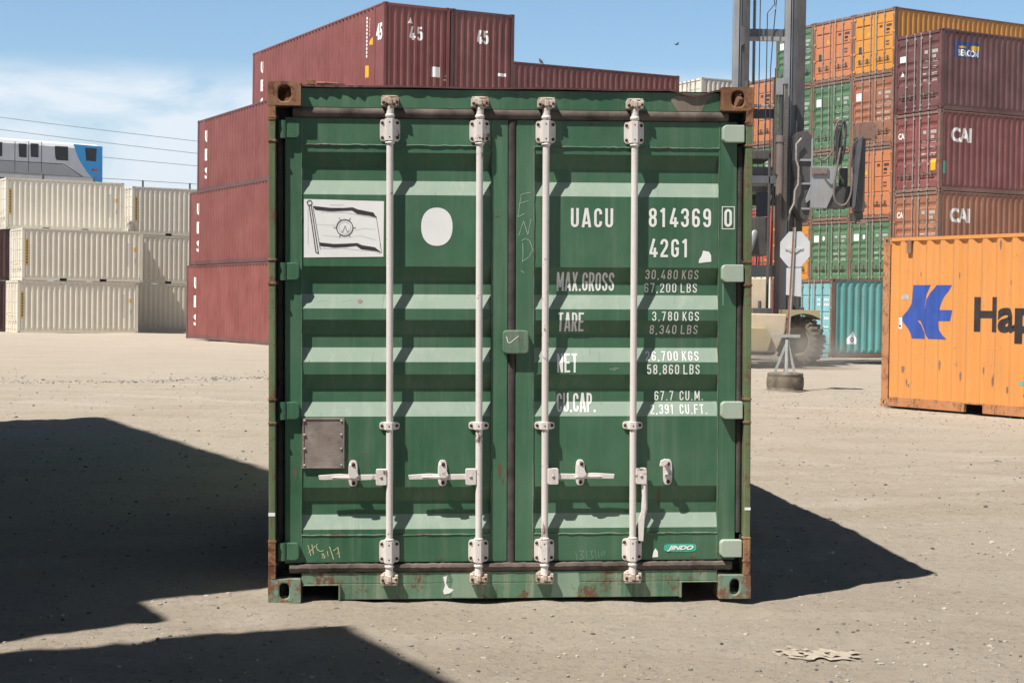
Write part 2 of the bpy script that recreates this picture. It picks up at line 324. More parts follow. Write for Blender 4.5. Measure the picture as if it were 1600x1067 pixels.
def empty(name, label, cat, loc=(0, 0, 0), rz=0.0, group=None, rx=0.0, ry=0.0):
    o = bpy.data.objects.new(name, None); COL.objects.link(o); o.location = loc; o.rotation_euler = (rx, ry, rz)
    o['label'] = label; o['category'] = cat
    if group: o['group'] = group
    o.empty_display_size = 0.2; o.color = (random.random(), 1.0, 0.5, 1.0)
    return o
def tag(o, label, cat, group=None):
    o['label'] = label; o['category'] = cat
    if group: o['group'] = group
    return o
def structure(o): o['kind'] = 'structure'; return o
def stuff(o): o['kind'] = 'stuff'; return o

# text and flat markings that follow a corrugated face
_tc = {}
def text_mesh(body, bold=0.0, shear=0.0, spacing=1.0):
    key = (body, bold, shear, spacing)
    if key in _tc: return _tc[key]
    cu = bpy.data.curves.new('txt', 'FONT'); cu.body = body; cu.offset = bold; cu.shear = shear; cu.space_character = spacing; cu.resolution_u = 3
    o = bpy.data.objects.new('txt', cu); COL.objects.link(o)
    dg = bpy.context.evaluated_depsgraph_get(); dg.update()
    me = bpy.data.meshes.new_from_object(o.evaluated_get(dg))
    bpy.data.objects.remove(o); bpy.data.curves.remove(cu)
    _tc[key] = me; return me
def _arc(cx, cy, rx, ry, a0, a1, n=7):
    return [(cx + rx * math.cos(R(a0 + (a1 - a0) * k / n)), cy + ry * math.sin(R(a0 + (a1 - a0) * k / n))) for k in range(n + 1)]
def glyph(ch, g, sw):
    """centre lines (closed?, points) of a condensed capital or figure, height 1, width g, stroke sw"""
    h = sw / 2; x0, x1, y0, y1 = h, g - h, h, 1 - h; cx = g / 2; r = (x1 - x0) / 2; ry = min(0.2, r * 1.15)
    T = _arc(cx, y1 - ry, r, ry, 180, 0); Bm = _arc(cx, y0 + ry, r, ry, 180, 360)
    if ch in 'O0': return [(True, T + Bm[::-1])]
    if ch == 'U': return [(False, [(x0, 1)] + Bm + [(x1, 1)])]
    if ch == 'C': return [(False, [(x1, 0.68)] + T[::-1] + Bm + [(x1, 0.32)])]
    if ch == 'G': return [(False, [(x1, 0.70)] + T[::-1] + Bm + [(x1, 0.47), (cx, 0.47)])]
    if ch == 'S': return [(False, [(x1, 0.72)] + T[::-1] + [(x0, 0.68), (x0 + 0.04, 0.59), (cx, 0.50), (x1 - 0.04, 0.41), (x1, 0.32)] + Bm[::-1] + [(x0, 0.28)])]
    if ch == '1': return [(False, [(cx - 0.15, 0.80), (cx + h * 0.6, 0.97)]), (False, [(cx + h * 0.3, 1), (cx + h * 0.3, 0)])]
    if ch == '2': return [(False, [(x0, 0.70)] + T + [(x1, 0.66), (x1 - 0.03, 0.56), (x0 + 0.02, 0.16), (x0, h)]), (False, [(0, h), (g, h)])]
    if ch == '3': return [(False, [(x0, 0.72)] + T + [(x1, 0.63), (x1 - 0.05, 0.55), (cx - 0.04, 0.52)]), (False, [(cx - 0.04, 0.52), (x1 - 0.05, 0.49), (x1, 0.41)] + Bm[::-1] + [(x0, 0.28)])]
    if ch == '4': return [(False, [(cx + 0.04, 1), (x0 - 0.02, 0.24)]), (False, [(0, 0.22), (g + 0.03, 0.22)]), (False, [(x1 - 0.06, 0.52), (x1 - 0.06, 0)])]
    if ch == '5': return [(False, [(x1, y1), (x0 + 0.01, y1), (x0, 0.52)]), (False, [(x0, 0.54), (cx, 0.61), (x1 - 0.03, 0.56), (x1, 0.46)] + Bm[::-1] + [(x0, 0.26)])]
    lo = _arc(cx, 0.60 - h - ry, r, ry, 180, 0) + Bm[::-1]
    if ch == '6': return [(True, lo), (False, [(x0, 0.35)] + T + [(x1, 0.73)])]
    if ch == '9': return [(c_, [(g - a, 1 - b_) for a, b_ in p]) for c_, p in ((True, lo), (False, [(x0, 0.35)] + T + [(x1, 0.73)]))]
    if ch == '8': return [(True, _arc(cx, 0.54 - h * 0.4 - ry, r, ry, 180, 0) + Bm[::-1]), (True, T + _arc(cx, 0.50 + h * 0.4 + ry, r * 0.95, ry, 360, 180))]
    if ch == '7': return [(False, [(0, y1), (g, y1)]), (False, [(x1 - 0.01, y1), (cx - 0.07, 0)])]
    if ch == 'A': return [(False, [(h * 0.7, 0), (cx - h * 0.3, 1)]), (False, [(cx + h * 0.3, 1), (g - h * 0.7, 0)]), (False, [(x0 + 0.03, 0.23), (x1 - 0.03, 0.23)])]
    if ch == 'M': return [(False, [(x0, 0), (x0, 1)]), (False, [(x1, 0), (x1, 1)]), (False, [(x0 + 0.01, 0.98), (cx, 0.2)]), (False, [(x1 - 0.01, 0.98), (cx, 0.2)])]
    if ch == 'N': return [(False, [(x0, 0), (x0, 1)]), (False, [(x1, 0), (x1, 1)]), (False, [(x0 + 0.01, 0.98), (x1 - 0.01, 0.02)])]
    if ch == 'X': return [(False, [(x0 - 0.01, 0), (x1 + 0.01, 1)]), (False, [(x0 - 0.01, 1), (x1 + 0.01, 0)])]
    up = [(x0, y1), (cx, y1)] + _arc(cx, y1 - 0.18, r, 0.18, 90, 0) + _arc(cx, 0.46 + 0.18, r, 0.18, 0, -90) + [(x0, 0.46)]
    if ch == 'P': return [(False, [(x0, 0), (x0, 1)]), (False, up)]
    if ch == 'R': return [(False, [(x0, 0), (x0, 1)]), (False, up), (False, [(cx, 0.46), (x1 + 0.01, 0)])]
    if ch == 'B': return [(False, [(x0, 0), (x0, 1)]), (False, up[:2] + _arc(cx, y1 - 0.16, r * 0.95, 0.16, 90, 0) + _arc(cx, 0.52 + 0.16, r * 0.95, 0.16, 0, -90) + [(x0, 0.52)]), (False, [(x0, 0.52), (cx, 0.52)] + _arc(cx, 0.52 - 0.17, r, 0.17, 90, 0) + _arc(cx, y0 + 0.17, r, 0.17, 0, -90) + [(x0, y0)])]
    if ch == 'E': return [(False, [(x0, 0), (x0, 1)]), (False, [(x0, y1), (g, y1)]), (False, [(x0, y0), (g, y0)]), (False, [(x0, 0.52), (g - 0.04, 0.52)])]
    if ch == 'F': return [(False, [(x0, 0), (x0, 1)]), (False, [(x0, y1), (g, y1)]), (False, [(x0, 0.50), (g - 0.04, 0.50)])]
    if ch == 'L': return [(False, [(x0, 0), (x0, 1)]), (False, [(x0, y0), (g, y0)])]
    if ch == 'T': return [(False, [(0, y1), (g, y1)]), (False, [(cx, y1), (cx, 0)])]
    if ch == 'K': return [(False, [(x0, 0), (x0, 1)]), (False, [(x0, 0.38), (x1 + 0.01, 1)]), (False, [(cx - 0.03, 0.52), (x1 + 0.02, 0)])]
    if ch == '.': return [(False, [(cx, 0), (cx, sw)])]
    if ch == ',': return [(False, [(cx, sw), (cx, 0.02), (cx - 0.05, -0.09)])]
    return []
def sten_bm(body, s0, s1, z0, z1, sw=0.15, gap=0.16, gw=0.43):
    adv = 0.0; items = []
    for ch in body:
        if ch == ' ': adv += 0.24; continue
        g = {'M': 0.56, '.': 0.16, ',': 0.16, 'A': 0.48, '1': 0.36}.get(ch, gw); items.append((ch, adv, g)); adv += g + gap
    tot = adv - gap; kx = (s1 - s0) / tot; kz = z1 - z0; bm = bmesh.new(); li = 0
    hx_, hz_ = sw / 2 * min(kx * 1.12, kz), sw / 2 * kz
    for ch, x, g in items:
        for closed, pts in glyph(ch, g, sw * min(1.0, kz / kx) if kx < kz else sw):
            P = [Vector((s0 + (x + a) * kx, z0 + b_ * kz)) for a, b_ in pts]; Q = [P[0]]
            for q in P[1:]:
                if (q - Q[-1]).length > 1e-5: Q.append(q)
            if closed and (Q[0] - Q[-1]).length < 1e-5: Q.pop()
            n = len(Q); L2, R2 = [], []; hw = sw / 2 * (kx * 0.45 + kz * 0.55)
            for i in range(n):
                a = Q[(i - 1) % n] if (closed or i > 0) else None; b_ = Q[(i + 1) % n] if (closed or i < n - 1) else None
                d1 = (Q[i] - a).normalized() if a is not None else (b_ - Q[i]).normalized(); d2 = (b_ - Q[i]).normalized() if b_ is not None else d1
                nn = Vector((-(d1 + d2).y, (d1 + d2).x)); nn = nn.normalized() if nn.length > 1e-6 else Vector((-d1.y, d1.x))
                c_ = max(0.5, nn.dot(Vector((-d1.y, d1.x)))); L2.append(Q[i] + nn * hw / c_); R2.append(Q[i] - nn * hw / c_)
            li += 1; zz = (li % 5) * 8e-5
            va = [bm.verts.new((p.x, p.y, zz)) for p in L2]; vb = [bm.verts.new((p.x, p.y, zz)) for p in R2]
            for i in range(n if closed else n - 1): bm.faces.new((va[i], va[(i + 1) % n], vb[(i + 1) % n], vb[i]))
    return bm
CAPH = max(v.co.y for v in text_mesh('H').vertices)
def text_bm(body, s0, s1, t0, t1, bold=0.0, shear=0.0, cap=False, spacing=1.0):
    """fit the text into s0..s1 (width) and t0..t1 (height; with cap=True the baseline and capital height)"""
    me = text_mesh(body, bold, shear, spacing); bm = bmesh.new(); bm.from_mesh(me)
    xs = [v.co.x for v in bm.verts]; ys = [v.co.y for v in bm.verts]
    x0, x1 = min(xs), max(xs); y0, y1 = (0.0 - bold, CAPH + bold) if cap else (min(ys), max(ys))
    for v in bm.verts:
        v.co = Vector((s0 + (v.co.x - x0) / (x1 - x0) * (s1 - s0), t0 + (v.co.y - y0) / (y1 - y0) * (t1 - t0), 0))
    return bm
def poly_bm(polys):
    bm = bmesh.new()
    for p in polys:
        vs = [bm.verts.new((x, y, 0)) for x, y in p]
        if len(p) <= 4: bm.faces.new(vs); continue
        for tri in tessellate_polygon([[Vector((x, y, 0)) for x, y in p]]):
            try: bm.faces.new([vs[i] for i in tri])
            except ValueError: pass
    bmesh.ops.triangulate(bm, faces=bm.faces); return bm
def stroke_polys(pts, wd):
    out = []
    for a, b in zip(pts, pts[1:]):
        a, b = Vector(a), Vector(b); d = (b - a)
        if d.length < 1e-6: continue
        n = Vector((-d.y, d.x)).normalized() * wd / 2; e = d.normalized() * wd * 0.25
        out.append([tuple(a - n - e), tuple(b - n + e), tuple(b + n + e), tuple(a + n - e)])
    return out
def disc_poly(cx, cy, rx, ry, n=24, e=2.0):
    out = []
    for k in range(n):
        t = 2 * math.pi * k / n; c, s = math.cos(t), math.sin(t)
        out.append((cx + rx * math.copysign(abs(c) ** (2 / e), c), cy + ry * math.copysign(abs(s) ** (2 / e), s)))
    return out
def ring_polys(cx, cy, r0, r1, n=28):
    out = []
    for k in range(n):
        a, b = 2 * math.pi * k / n, 2 * math.pi * (k + 1) / n
        out.append([(cx + r0 * math.cos(a), cy + r0 * math.sin(a)), (cx + r1 * math.cos(a), cy + r1 * math.sin(a)), (cx + r1 * math.cos(b), cy + r1 * math.sin(b)), (cx + r0 * math.cos(b), cy + r0 * math.sin(b))])
    return out
def interp(prof, q):
    if q <= prof[0][0]: return prof[0][1]
    for (a, da), (b, db) in zip(prof, prof[1:]):
        if q <= b: return da + (db - da) * (q - a) / (b - a) if b > a else db
    return prof[-1][1]
def decal(name, bm, mat, parent, place, prof=None, axis=0, lift=0.002):
    """place(s,t,depth)->xyz ; prof is a piecewise-linear depth profile along s (axis 0) or t (axis 1)"""
    if prof:
        cs = [(v.co.x, v.co.y)[axis] for v in bm.verts]
        lo, hi = min(cs), max(cs)
        for q, _ in prof:
            if lo < q < hi:
                nrm = (1, 0, 0) if axis == 0 else (0, 1, 0); co = (q, 0, 0) if axis == 0 else (0, q, 0)
                bmesh.ops.bisect_plane(bm, geom=bm.verts[:] + bm.edges[:] + bm.faces[:], plane_co=co, plane_no=nrm)
    for v in bm.verts:
        s_, t_ = v.co.x, v.co.y
        d = interp(prof, (s_, t_)[axis]) if prof else 0.0
        v.co = Vector(place(s_, t_, d - lift - v.co.z))
    bmesh.ops.recalc_face_normals(bm, faces=bm.faces)
    me = bpy.data.meshes.new(name); bm.to_mesh(me); bm.free(); me.materials.append(mat)
    return put(name, me, parent)

# ------------------------------------------------------------------ ground
def sst(a, b, x):
    t = max(0.0, min(1.0, (x - a) / (b - a))); return t * t * (3 - 2 * t)
def ground_base(x, y):
    zl = -0.25 * sst(45, 80, y) * sst(-4, -18, x)
    zr = -0.10 * sst(32, 50, y) * (1 - sst(57, 64, y)) * sst(0, 6, x)
    return zl + zr
def ground_z(x, y):
    z = ground_base(x, y)
    calm = 1.0
    for (cx, cy, r0, r1) in ((0, 8.5, 1.6, 3.4), (0, 14, 2.0, 4.0), (6.5, 24, 2.5, 4.5)):
        calm = min(calm, sst(r0, r1, math.hypot(x - cx, y - cy)))
    z += calm * (0.055 * noise.noise(Vector((x * 0.28, y * 0.20, 3.1))) + 0.02 * noise.noise(Vector((x * 1.1, y * 0.9, 7.7))))
    z += 0.013 * noise.noise(Vector((x * 3.3, y * 3.3, 1.2))) + 0.010 * noise.noise(Vector((x * 8.0, y * 8.0, 4.2)))
    if y > 40: z += 0.0
    return z
m, t = new_mat('dusty_gravel_ground')
out = node(t, 'ShaderNodeOutputMaterial'); b = node(t, 'ShaderNodeBsdfPrincipled'); t.links.new(b.outputs[0], out.inputs[0])
gm = node(t, 'ShaderNodeNewGeometry'); v = gm.outputs['Position']
big = noi(t, v, 0.16, 4, 0.5); mid = noi(t, v, 1.3, 6, 0.6, (0.6, 1.6, 1)); fine = noi(t, v, 22, 8, 0.75); vf = noi(t, v, 90, 5, 0.7)
c = mixc(t, big, (0.455, 0.372, 0.285), (0.50, 0.435, 0.352))
f = ramp(t, 0.35, 0.7); t.links.new(mid, f.inputs[0]); c = mixc(t, mul(t, f.outputs[0], 0.5), c, (0.54, 0.47, 0.38))
f = ramp(t, 0.52, 0.72); t.links.new(fine, f.inputs[0]); c = mixc(t, mul(t, f.outputs[0], 0.5), c, (0.19, 0.16, 0.13))
vor = node(t, 'ShaderNodeTexVoronoi'); vor.inputs['Scale'].default_value = 26; t.links.new(v, vor.inputs['Vector'])
vs_ = ramp(t, 0.10, 0.16, 1, 0); t.links.new(vor.outputs['Distance'], vs_.inputs[0])
vsep = node(t, 'ShaderNodeSeparateColor'); t.links.new(vor.outputs['Color'], vsep.inputs[0])
sel = ramp(t, 0.76, 0.77); t.links.new(vsep.outputs[0], sel.inputs[0])
spk = mul(t, vs_.outputs[0], sel.outputs[0])
pc = mixc(t, vsep.outputs[1], (0.10, 0.085, 0.075), (0.62, 0.56, 0.48)); c = mixc(t, spk, c, pc)
for vsc, thr, rad in ((11, 0.80, 0.17), (55, 0.72, 0.22)):
    vo = node(t, 'ShaderNodeTexVoronoi'); vo.inputs['Scale'].default_value = vsc; t.links.new(v, vo.inputs['Vector'])
    q1 = ramp(t, rad * 0.6, rad, 1, 0); t.links.new(vo.outputs['Distance'], q1.inputs[0]); q2 = node(t, 'ShaderNodeSeparateColor'); t.links.new(vo.outputs['Color'], q2.inputs[0])
    q3 = ramp(t, thr, thr + 0.01); t.links.new(q2.outputs[0], q3.inputs[0]); qs = mul(t, q1.outputs[0], q3.outputs[0])
    c = mixc(t, mul(t, qs, 0.75), c, mixc(t, q2.outputs[1], (0.13, 0.11, 0.095), (0.55, 0.50, 0.43)))
    ad_ = node(t, 'ShaderNodeMath', operation='MAXIMUM'); t.links.new(spk, ad_.inputs[0]); t.links.new(qs, ad_.inputs[1]); spk = ad_.outputs[0]
f = ramp(t, 0.3, 0.8); t.links.new(vf, f.inputs[0]); c = mixc(t, mul(t, f.outputs[0], 0.3), c, (0.55, 0.50, 0.43))
# sweeping wheel marks and patches of finer and coarser grit
mp = node(t, 'ShaderNodeMapping'); mp.inputs['Rotation'].default_value = (0, 0, R(24)); mp.inputs['Scale'].default_value = (0.35, 1.1, 1); t.links.new(v, mp.inputs[0])
trk = noi(t, mp.outputs[0], 1.0, 7, 0.62, None, 0.8)
f = ramp(t, 0.42, 0.60); t.links.new(trk, f.inputs[0]); c = mixc(t, mul(t, f.outputs[0], 0.22), c, (0.49, 0.445, 0.375))
f = ramp(t, 0.50, 0.40); t.links.new(trk, f.inputs[0]); c = mixc(t, mul(t, f.outputs[0], 0.22), c, (0.34, 0.28, 0.215))
for ctr, radii, amt in (((-22, -6, 0), (33.5, 35.6, 38.9, 41.0), 0.30), ((14, 0, 0), (11.4, 13.4, 17.2, 19.2), 0.22), ((-16, 46, 0), (19.0, 21.1), 0.25)):
    dv = node(t, 'ShaderNodeVectorMath', operation='DISTANCE'); t.links.new(v, dv.inputs[0]); dv.inputs[1].default_value = ctr
    for rd in radii:
        sb = node(t, 'ShaderNodeMath', operation='SUBTRACT'); t.links.new(dv.outputs['Value'], sb.inputs[0]); sb.inputs[1].default_value = rd
        ab = node(t, 'ShaderNodeMath', operation='ABSOLUTE'); t.links.new(sb.outputs[0], ab.inputs[0])
        rg = ramp(t, 0.12, 0.34, 1.0, 0.0); t.links.new(ab.outputs[0], rg.inputs[0]); tm = ramp(t, 0.42, 0.58); t.links.new(mid, tm.inputs[0])
        c = mixc(t, mul(t, mul(t, rg.outputs[0], tm.outputs[0]), amt * 2.0), c, (0.56, 0.50, 0.42) if amt != 0.25 else (0.34, 0.28, 0.215))
grit = noi(t, v, 13.0, 7, 0.82); f = ramp(t, 0.54, 0.70); t.links.new(grit, f.inputs[0]); c = mixc(t, mul(t, f.outputs[0], 0.75), c, (0.20, 0.17, 0.14))
f = ramp(t, 0.44, 0.30); t.links.new(grit, f.inputs[0]); c = mixc(t, mul(t, f.outputs[0], 0.6), c, (0.56, 0.51, 0.43))
t.links.new(c, b.inputs['Base Color']); b.inputs['Roughness'].default_value = 0.95; b.inputs['Specular IOR Level'].default_value = 0.15
b1 = node(t, 'ShaderNodeBump'); b1.inputs['Strength'].default_value = 1.0; b1.inputs['Distance'].default_value = 0.03; t.links.new(fine, b1.inputs['Height'])
b2 = node(t, 'ShaderNodeBump'); b2.inputs['Strength'].default_value = 0.6; b2.inputs['Distance'].default_value = 0.05; t.links.new(grit, b2.inputs['Height']); t.links.new(b1.outputs[0], b2.inputs['Normal'])
b3 = node(t, 'ShaderNodeBump'); b3.inputs['Strength'].default_value = 0.8; b3.inputs['Distance'].default_value = 0.01; t.links.new(spk, b3.inputs['Height']); t.links.new(b2.outputs[0], b3.inputs['Normal'])
t.links.new(b3.outputs[0], b.inputs['Normal'])
MT['ground'] = m
def axis_pts(lo, hi, dense_lo, dense_hi, st, gr=1.12):
    p = []; x = dense_lo
    while x <= dense_hi: p.append(x); x += st
    s_ = st; x = p[-1]
    while x < hi: s_ *= gr; x += s_; p.append(min(x, hi))
    s_ = st; x = dense_lo; q = []
    while x > lo: s_ *= gr; x -= s_; q.append(max(x, lo))
    return q[::-1] + p
xs = axis_pts(-1500, 1500, -5, 5, 0.045, 1.07); ys = axis_pts(-300, 2500, 5, 16, 0.05, 1.045)
gb = MB(); nx = len(xs)
vv = [(x, y, ground_z(x, y)) for y in ys for x in xs]
gb.faces(vv, [(j * nx + i, j * nx + i + 1, (j + 1) * nx + i + 1, (j + 1) * nx + i) for j in range(len(ys) - 1) for i in range(nx - 1)], True)
structure(gb.build('ground', MT['ground']))
# loose gravel
gb = MB(); rnd = random.Random(5)
ico = [(0, 0, 1), (0.89, 0, 0.45), (0.28, 0.85, 0.45), (-0.72, 0.53, 0.45), (-0.72, -0.53, 0.45), (0.28, -0.85, 0.45), (0.72, 0.53, -0.45), (-0.28, 0.85, -0.45), (-0.89, 0, -0.45), (-0.28, -0.85, -0.45), (0.72, -0.53, -0.45), (0, 0, -1)]
icf = [(0, 1, 2), (0, 2, 3), (0, 3, 4), (0, 4, 5), (0, 5, 1), (1, 6, 2), (2, 7, 3), (3, 8, 4), (4, 9, 5), (5, 10, 1), (1, 10, 6), (2, 6, 7), (3, 7, 8), (4, 8, 9), (5, 9, 10), (6, 11, 7), (7, 11, 8), (8, 11, 9), (9, 11, 10), (10, 11, 6)]
def stone(x, y, r):
    z = ground_z(x, y); a = rnd.random() * 6.28; sx, sy, sz = r * rnd.uniform(0.7, 1.4), r * rnd.uniform(0.6, 1.0), r * rnd.uniform(0.4, 0.75)
    vs = []
    for p in ico:
        k = rnd.uniform(0.75, 1.2); px, py = p[0] * sx * k, p[1] * sy * k
        vs.append((x + px * math.cos(a) - py * math.sin(a), y + px * math.sin(a) + py * math.cos(a), z + p[2] * sz * k + sz * 0.25))
    gb.faces(vs, icf)
for i in range(20000):
    y = 5.5 + 30 * rnd.random() ** 2.2; x = rnd.uniform(-0.36, 0.36) * y
    if abs(x) < 1.4 and 8.2 < y < 21: continue
    gb.mi = rnd.choice((0, 0, 1, 1, 1, 2)); r = 0.0025 + 0.010 * rnd.random() ** 7
    if rnd.random() < 0.004: r *= 1.8
    stone(x, y, r * (1 + y / 45))
for i in range(1500):   # thin bands of loose gravel left by wheels
    x = rnd.uniform(-11, -1.2); y = 32.5 + 0.25 * x + rnd.gauss(0, 0.5) + 0.5 * math.sin(x); gb.mi = rnd.choice((0, 1, 1, 2)); stone(x, y, 0.010 + 0.022 * rnd.random() ** 3)
for i in range(500):    # scattered clods
    y = 10 + 25 * rnd.random(); x = rnd.uniform(-0.36, 0.36) * y
    if abs(x) < 1.6 and 8 < y < 21: continue
    gb.mi = rnd.choice((0, 2, 1)); stone(x, y, 0.008 + 0.016 * rnd.random() ** 3)
for i in range(4500):   # gravel strip before the orange container
    y = rnd.uniform(20, 30); x = rnd.uniform(3.5, 8.5); gb.mi = rnd.choice((0, 1, 1, 1)); stone(x, y, 0.004 + 0.010 * rnd.random() ** 2)
stuff(gb.build('gravel', [flat('grey_stone', (0.25, 0.235, 0.215), 0.9, 0, 0.3, 3), flat('pale_stone', (0.42, 0.385, 0.335), 0.9, 0, 0.2, 3), flat('dark_stone', (0.13, 0.115, 0.10), 0.9, 0, 0.3, 3)]))

# ------------------------------------------------------------------ shipping containers
W = 2.438; STD = 2.591; HC = 2.896; FT20, FT40, FT45 = 6.058, 12.192, 13.716
CORR = [2.25, 1.68, 1.412, 1.138, 0.57]          # tops of the door troughs (standard height)
CHR = 1.0
def door_profile(H, style):
    k = H / STD; zs = [(0.19, 0.0)]
    if style == 'trough':
        for z in reversed(CORR):
            z *= k; zs += [(z - 0.212 * k, 0.0), (z - 0.140 * k, 0.031), (z - 0.072 * k, 0.031), (z, 0.0)]
    else:
        for z in (0.42, 0.96, 1.50, 2.04):
            z *= k; zs += [(z - 0.05, 0.0), (z - 0.035, 0.024), (z - 0.005, 0.024), (z + 0.02, 0.0)]
    zs.append((H - 0.165, 0.0)); return zs
def side_profile(L, flush=True):
    a, b_ = (0.17, L - 0.17) if L < 13 else (0.94, L - 0.94)
    n = max(2, round((b_ - a) / (0.278 if L < 13 else 0.34))); p = (b_ - a) / n; pr = []; dd = 0.036 if L < 13 else 0.05
    for i in range(n):
        q = a + i * p; pr += [(q, 0.0), (q + 0.26 * p, 0.0), (q + 0.5 * p, dd), (q + 0.76 * p, dd)]
    pr.append((b_, 0.0)); return pr
def end_profile():
    a, b_ = -W / 2 + 0.12, W / 2 - 0.12; n = 9; p = (b_ - a) / n; pr = []
    for i in range(n):
        q = a + i * p; pr += [(q, 0.045), (q + 0.24 * p, 0.045), (q + 0.48 * p, 0.0), (q + 0.76 * p, 0.0)]
    pr.append((b_, 0.045)); return pr
def corr_sheet(mb, prof, place, t0, t1, taper=0.0):
    rows = [(t0, 1.0), (t1, 1.0)] if not taper else [(t0, 0.0), (t0 + taper, 1.0), (t1 - taper, 1.0), (t1, 0.0)]
    flatd = max(d for _, d in prof)
    vs = []
    for tt, k in rows:
        for q, d in prof: vs.append(place(q, tt, d * k + flatd * (1 - k)))
    n = len(prof)
    mb.faces(vs, [(j * n + i, j * n + i + 1, (j + 1) * n + i + 1, (j + 1) * n + i) for j in range(len(rows) - 1) for i in range(n - 1)])
def casting_mb(mb, sx, yface, sy, zc, sz, a=0.029, b_=0.042):
    """corner casting; sx: outer side, sy: outward direction along y, yface: outer face y"""
    xo = sx * W / 2; hx, hy, hz = 0.081, 0.089, 0.059
    cx, cy = xo - sx * hx, yface - sy * hy
    mb.ringplate((cx, yface, zc), (1, 0, 0), (0, 0, 1), (0, sy, 0), hx, hz, a, b_, 0.03)
    mb.ringplate((xo, cy, zc), (0, 1, 0), (0, 0, 1), (sx, 0, 0), hy, hz, 0.04, 0.03, 0.03)
    mb.ringplate((cx, cy, zc + sz * hz), (1, 0, 0), (0, 1, 0), (0, 0, sz), hx, hy, 0.032, 0.06, 0.03)
    x1, x2 = cx - sx * hx, xo; y1, y2 = cy - sy * hy, yface; z1, z2 = zc - sz * hz, zc + sz * hz
    mb.poly([(x1, y1, z1), (x1, y2, z1), (x1, y2, z2), (x1, y1, z2)])
    mb.poly([(x1, y1, z1), (x2, y1, z1), (x2, y1, z2), (x1, y1, z2)])
    mb.poly([(x1, y1, z1), (x2, y1, z1), (x2, y2, z1), (x1, y2, z1)])
_cache = {}
def cached(key, fn):
    if key not in _cache: _cache[key] = fn()
    return _cache[key]
def shell_parts(root, L, H, mk, fk, taper, pockets, front_castings=True, lod=0):
    """posts, castings, rails, side walls, closed end wall, roof and underframe"""
    mat, fm = MT[mk], MT[fk]; key = (L, H, mk, fk, taper, pockets)
    def mk_(nm, fn, m_):
        def mkk():
            mb = MB(); fn(mb); return mb.mesh(nm, m_, True)
        me = cached(key + (nm, fn.__name__ if fn.__name__ != '<lambda>' else nm, fn.tagk), mkk)
        put(nm, me, root)
    def T(fn, k): fn.tagk = k; return fn
    for sx in (-1, 1):
        for (yf, sy) in ((0, -1), (L, 1)):
            x0, x1 = sorted((sx * (W / 2 - 0.003), sx * (W / 2 - 0.10))); y0, y1 = sorted((yf - sy * 0.003, yf - sy * 0.15))
            if sy == 1 or front_castings:
                mk_('corner_post', T(lambda mb: mb.box(x0, x1, y0, y1, 0.118, H - 0.118), ('p', sx, sy)), fm)
            for zc, sz in ((0.059, -1), (H - 0.059, 1)):
                if sy == 1 or front_castings:
                    mk_('corner_casting', T(lambda mb: casting_mb(mb, sx, yf, sy, zc, sz), ('c', sx, sy, sz)), fm)
        X = lambda d: sx * (W / 2 - 0.008 - d)
        def wall(mb):
            corr_sheet(mb, side_profile(L), lambda q, t_, d: (X(d), q, t_), 0.155, H - 0.062, taper)
            if L > 13:
                for q in (0.16, L - 0.79): mb.poly([(X(0.012), q, 0.155), (X(0.012), q + 0.63, 0.155), (X(0.012), q + 0.63, H - 0.062), (X(0.012), q, H - 0.062)])
        mk_('side_wall', T(wall, ('w', sx)), mat)
        if L > 13:
            for q in (0.79, L - 0.94):
                x0, x1 = sorted((X(-0.004), X(0.06)))
                mk_('corner_post', T(lambda mb: mb.box(x0, x1, q, q + 0.15, 0.12, H - 0.03), ('ip', sx, q)), mat)
        def trail(mb): a_, b2 = sorted((X(-0.006), X(0.052))); mb.box(a_, b2, 0.178, L - 0.178, H - 0.062, H - 0.012)
        mk_('top_rail', T(trail, ('t', sx)), mat if mk in ('cream', 'orange') else fm)
        def brail(mb):
            a_, b2 = sorted((X(-0.004), X(0.046))); segs = [0.178]
            if pockets:
                for pc_ in pockets: segs += [pc_, pc_ + 0.36]
            segs.append(L - 0.178)
            for i in range(0, len(segs), 2): mb.box(a_, b2, segs[i], segs[i + 1], 0.016, 0.155)
            for i in range(1, len(segs) - 1, 2): mb.box(a_, b2, segs[i], segs[i + 1], 0.135, 0.155)
        mk_('bottom_rail', T(brail, ('b', sx)), fm)
    Y = lambda d: L - 0.02 - d
    def ewall(mb): corr_sheet(mb, end_profile(), lambda q, t_, d: (q, Y(d), t_), 0.14, H - 0.10, 0.0)
    mk_('end_wall', T(ewall, 'e'), mat)
    for nm, z0, z1 in (('end_header', H - 0.10, H - 0.02), ('end_sill', 0.016, 0.14)):
        mk_(nm, T(lambda mb: mb.box(-W / 2 + 0.162, W / 2 - 0.162, L - 0.075, L - 0.006, z0, z1), 'ef'), fm)
    def roof(mb):
        n = int(L / 0.209); st = (L - 0.2) / n; pr = []
        for i in range(n): q = 0.1 + i * st; pr += [(q, 0.0), (q + 0.35 * st, 0.0), (q + 0.5 * st, 0.018), (q + 0.85 * st, 0.018)]
        pr.append((L - 0.1, 0.0)); vs = []
        for q, d in pr: vs += [(-W / 2 + 0.06, q, H - 0.014 - d), (W / 2 - 0.06, q, H - 0.014 - d)]
        mb.faces(vs, [(2 * i, 2 * i + 1, 2 * i + 3, 2 * i + 2) for i in range(len(pr) - 1)])
    mk_('roof_panel', T(roof, 'r'), mat)
    def under(mb):
        mb.box(-W / 2 + 0.06, W / 2 - 0.06, 0.1, L - 0.1, 0.125, 0.15); q = 0.5
        while q < L - 0.4: mb.box(-W / 2 + 0.07, W / 2 - 0.07, q, q + 0.045, 0.03, 0.124); q += 0.6
    mk_('underframe', T(under, 'u'), MT['dark'])
def rods_for(H): return (-0.616, -0.167, 0.167, 0.616)
